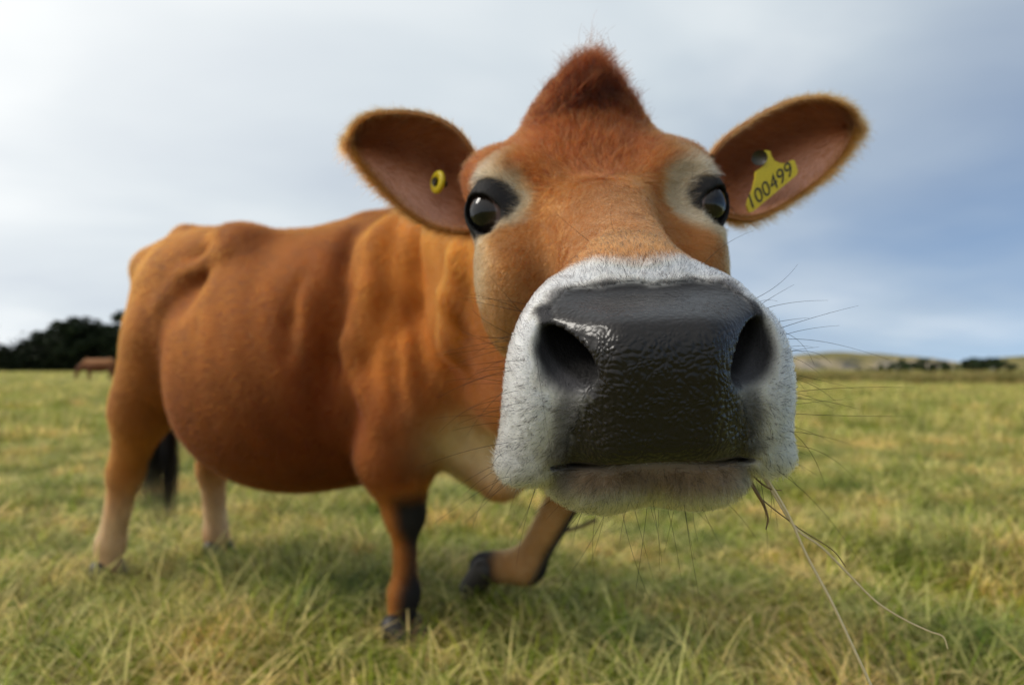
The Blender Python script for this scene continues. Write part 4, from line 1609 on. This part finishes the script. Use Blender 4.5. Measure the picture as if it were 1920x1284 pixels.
def f_hoof(P):
    d = 9.0
    for sg in (-1, 1):
        c = cone(P, (0.0, sg * .024, .060), (.052, sg * .027, .012), .030, .024)
        d = np.minimum(d, c) if not np.isscalar(d) else c
    d = smax(d, -P[..., 2], .006)
    return smax(d, -(P[..., 0] + .035), .01)


hv, hq = grid_surface(f_hoof, (-.06, -.07, -.02), (.10, .07, .11), .006)
hoof_me = mesh_from('hoof', relax(hv, hq, 1), hq)
hoof_me.materials.append(mh)
for ctr, fwd, upv in ((HOOF_R, (HD[0], HD[1], 0), (0, 0, 1)), (HOOFR_R, (HD[0], HD[1], 0), (0, 0, 1)), (HOOFR_L, (HD[0], HD[1], 0), (0, 0, 1)),
                      (HOOF_L, (-.55, .05, -.85), (.80, .0, -.45))):
    o = link('hoof', hoof_me, cow)
    x = Vector(fwd).normalized()
    zv = Vector(upv)
    if ctr is HOOF_L:
        zv = -(Vector(HOOF_L - FET_L).normalized())
        x = (Vector((-.2, .0, -1)) - zv * Vector((-.2, 0, -1)).dot(zv)).normalized()
    yv = zv.cross(x).normalized()
    R3 = Matrix((x, yv, zv)).transposed().to_4x4()
    loc = Vector(ctr) - zv * (.065 if ctr is HOOF_L else .0)
    if ctr is not HOOF_L:
        loc.z = -.002 if ctr is HOOF_R else -.035
    o.matrix_parent_inverse = Matrix.Identity(4)
    o.matrix_local = Matrix.Translation(-cow.location) @ Matrix.Translation(loc) @ R3 @ Matrix.Diagonal((1.15, 1.15, 1.25, 1))

# ------------------------------------------------------------------ ear tags
my, ty, by = new_mat('tag_plastic')
nz = N(ty, 'ShaderNodeTexNoise', i_Scale=40.0, i_Detail=5.0)
L(ty, ramp(ty, nz.outputs[0], [(.25, (.42, .29, .004)), (.6, (.66, .50, .008))]), by.inputs['Base Color'])
by.inputs['Roughness'].default_value = .45
mk, tk, bk_ = new_mat('tag_print')
bk_.inputs['Base Color'].default_value = (.02, .018, .01, 1)
bk_.inputs['Roughness'].default_value = .6
me_rivet, _t, _b = new_mat('tag_rivet')
_b.inputs['Base Color'].default_value = (.03, .025, .015, 1)


def plate(outline, zfun, thick):
    """flat plate whose outline the photograph shows, extruded away from the viewer"""
    n = len(outline)
    A = np.array([W(x, yy, zfun(x, yy)) for x, yy in outline])
    nrm = np.cross(A[2] - A[0], A[n // 2] - A[0]); nrm /= np.linalg.norm(nrm)
    if nrm[1] < 0:
        nrm = -nrm
    V = np.concatenate([A, A + nrm * thick])
    me = bpy.data.meshes.new('plate')
    faces = [list(range(n)), list(range(2 * n - 1, n - 1, -1))] + [[i, i + n, (i + 1) % n + n, (i + 1) % n] for i in range(n)]
    me.from_pydata(V.tolist(), [], faces)
    me.update()
    return me, nrm


TZ = lambda x, yy: .752 + (x - 1450) * .00012
oc = [(1433, 282), (1444, 283), (1447, 293), (1452, 301), (1462, 306), (1473, 306), (1485, 300), (1490, 301), (1496, 320), (1494, 328),
      (1412, 397), (1404, 398), (1400, 385), (1402, 375), (1411, 356), (1416, 335), (1417, 322), (1426, 316), (1434, 308), (1436, 297)]
pm, pn = plate(oc, TZ, .0022)
pm.materials.append(my)
ftag = link('ear_tag', pm, cow)
ftag['label'] = 'yellow flag ear tag printed 100499'
# number, along the lower edge
cu = bpy.data.curves.new('tag_number', 'FONT')
cu.body = '100499'
cu.size = 1.0
cu.align_x = 'CENTER'
cu.extrude = 0.0
tmp = bpy.data.objects.new('tag_number_text', cu)
COL.objects.link(tmp)
bpy.context.view_layer.update()
tm = bpy.data.meshes.new_from_object(tmp.evaluated_get(bpy.context.evaluated_depsgraph_get()))
bpy.data.objects.remove(tmp)
tv = np.empty(len(tm.vertices) * 3)
tm.vertices.foreach_get('co', tv)
tv = tv.reshape(-1, 3)
w0 = tv[:, 0].max() - tv[:, 0].min()
tv[:, 0] = (tv[:, 0] - tv[:, 0].min()) / w0
tv[:, 1] /= tv[:, 1].max()
# baseline from (1413,388) to (1489,324); digits 26 px tall, leaning with the plate
bx = np.array([1411., 391.]) + tv[:, :1] * np.array([77., -65.])
hv2 = bx + tv[:, 1:2] * np.array([-9., -25.])
P3 = np.array([W(a_, b_, TZ(a_, b_)) for a_, b_ in hv2]) - pn * .0006
tm.vertices.foreach_set('co', P3.ravel())
tm.update()
tm.materials.append(mk)
o = bpy.data.objects.new('tag_number', tm); COL.objects.link(o); o.parent = ftag
o.matrix_parent_inverse = ftag.matrix_world.inverted() if False else Matrix.Identity(4)
# rivet of the flag tag
V, F = tube([W(1424, 296, .772), W(1424, 296, .746)], [.0085, .0085], 12)
V = np.concatenate([V, [W(1424, 296, .746)]])
F2 = np.array([(12 + j, 12 + (j + 1) % 12, len(V) - 1) for j in range(12)])
mm = mesh_from('rivet', V, [F, F2], False); mm.materials.append(me_rivet)
o = bpy.data.objects.new('rivet', mm); COL.objects.link(o); o.parent = ftag
# button tag: a ring with a dark hole, standing on edge in the cup of the other ear
cc = W(822, 342, .775)
ax = unit(np.array([-.80, -.60, .05]))
e1 = unit(np.cross(ax, [0, 0, 1.])); e2 = np.cross(ax, e1)
prof = [(.004, .000), (.004, .0035), (.0120, .0035), (.0132, .002), (.0132, -.001), (.0120, -.0018), (.004, -.0018)]
Vb, Fb = [], []
K = 28
for r_, h_ in prof:
    for j in range(K):
        an = j / K * 6.28318
        Vb.append(cc + e1 * r_ * math.cos(an) + e2 * r_ * math.sin(an) + ax * h_)
for i in range(len(prof) - 1):
    for j in range(K):
        Fb.append((i * K + j, (i + 1) * K + j, (i + 1) * K + (j + 1) % K, i * K + (j + 1) % K))
mm = mesh_from('button', np.array(Vb), np.array(Fb), True); mm.materials.append(my)
btag = link('ear_tag', mm, cow)
btag['label'] = 'round yellow button ear tag'
V, F = tube([cc - ax * .010, cc + ax * .0062], [.0040, .0048], 12)
V = np.concatenate([V, [cc + ax * .0066]])
F2 = np.array([(12 + j, 12 + (j + 1) % 12, len(V) - 1) for j in range(12)])
mm = mesh_from('rivet', V, [F, F2], False); mm.materials.append(me_rivet)
o = bpy.data.objects.new('rivet', mm); COL.objects.link(o); o.parent = btag
for o in (ftag, btag):
    for chd in o.children:
        chd.matrix_parent_inverse = Matrix.Identity(4)

# ------------------------------------------------------------------ grass stems held in the mouth
def straw_mat(name, c0, c1):
    m, t, b = new_mat(name)
    nz = N(t, 'ShaderNodeTexNoise', i_Scale=90.0, i_Detail=3.0)
    L(t, ramp(t, nz.outputs[0], [(.3, c0), (.7, c1)]), b.inputs['Base Color'])
    b.inputs['Roughness'].default_value = .5
    return m


STRAW = straw_mat('dry_straw', (.52, .40, .21), (.68, .55, .32))
BROWN = straw_mat('brown_straw', (.10, .055, .018), (.20, .12, .04))


def stem(label, pts, r0, r1, mat, name='grass_stem', ribbon=None):
    Q = spline([W(*q) for q in pts], 40)
    V, F = tube(Q, np.linspace(r0, r1, 40), 6)
    if ribbon:                                     # a flattened, twisting leaf
        g_ = V.reshape(40, 6, 3)
        g_[:] = Q[:, None] + (g_ - Q[:, None]) * np.array([1.0, .4, 1.0])
        V = g_.reshape(-1, 3)
    me = mesh_from(name, V, F)
    me.materials.append(mat)
    o = link(name, me)
    tag(o, label, 'grass stem', 'grass stems hanging from the mouth')
    return o


stem('long pale straight grass stem hanging from the mouth to the bottom edge',
     [(1418, 866, .455), (1440, 900, .447), (1478, 965, .442), (1512, 1040, .440), (1560, 1130, .436), (1605, 1225, .430), (1650, 1320, .425)], .00085, .0010, STRAW)
stem('long curling pale grass stem hanging from the mouth with a hooked end',
     [(1414, 868, .458), (1450, 925, .452), (1492, 990, .450), (1540, 1025, .452), (1590, 1075, .455), (1640, 1125, .455), (1690, 1158, .455), (1740, 1182, .455), (1768, 1193, .455), (1777, 1216, .455)], .00090, .00055, STRAW, ribbon=True)
stem('short broad brown leaf blade hanging from the corner of the mouth',
     [(1394, 868, .455), (1402, 892, .450), (1417, 920, .446), (1430, 942, .446), (1437, 960, .446), (1440, 975, .446), (1436, 992, .446)], .0016, .0005, BROWN, ribbon=True)
stem('thin brown stem bending sideways under the lip',
     [(1400, 868, .458), (1412, 890, .452), (1430, 908, .448), (1447, 917, .446), (1466, 919, .446)], .0009, .0003, BROWN)
stem('fine brown stem crossing the two long pale stems',
     [(1424, 932, .446), (1452, 955, .448), (1480, 976, .450), (1502, 993, .452), (1560, 1030, .455), (1586, 1062, .456)], .00045, .0003, BROWN)

# dark stalk bending up beside the lifted foreleg
Q = spline([W(965, 1150, 2.15), W(985, 1085, 2.12), W(1012, 1030, 2.08), W(1050, 999, 2.0), W(1085, 988, 1.95), W(1118, 974, 1.92)], 24)
V, F = tube(Q, np.linspace(.008, .005, 24), 6)
me = mesh_from('plant_stalk', V, F)
me.materials.append(BROWN)
o = link('plant_stalk', me)
tag(o, 'thin dark stalk bending up beside the lifted foreleg', 'stalk')
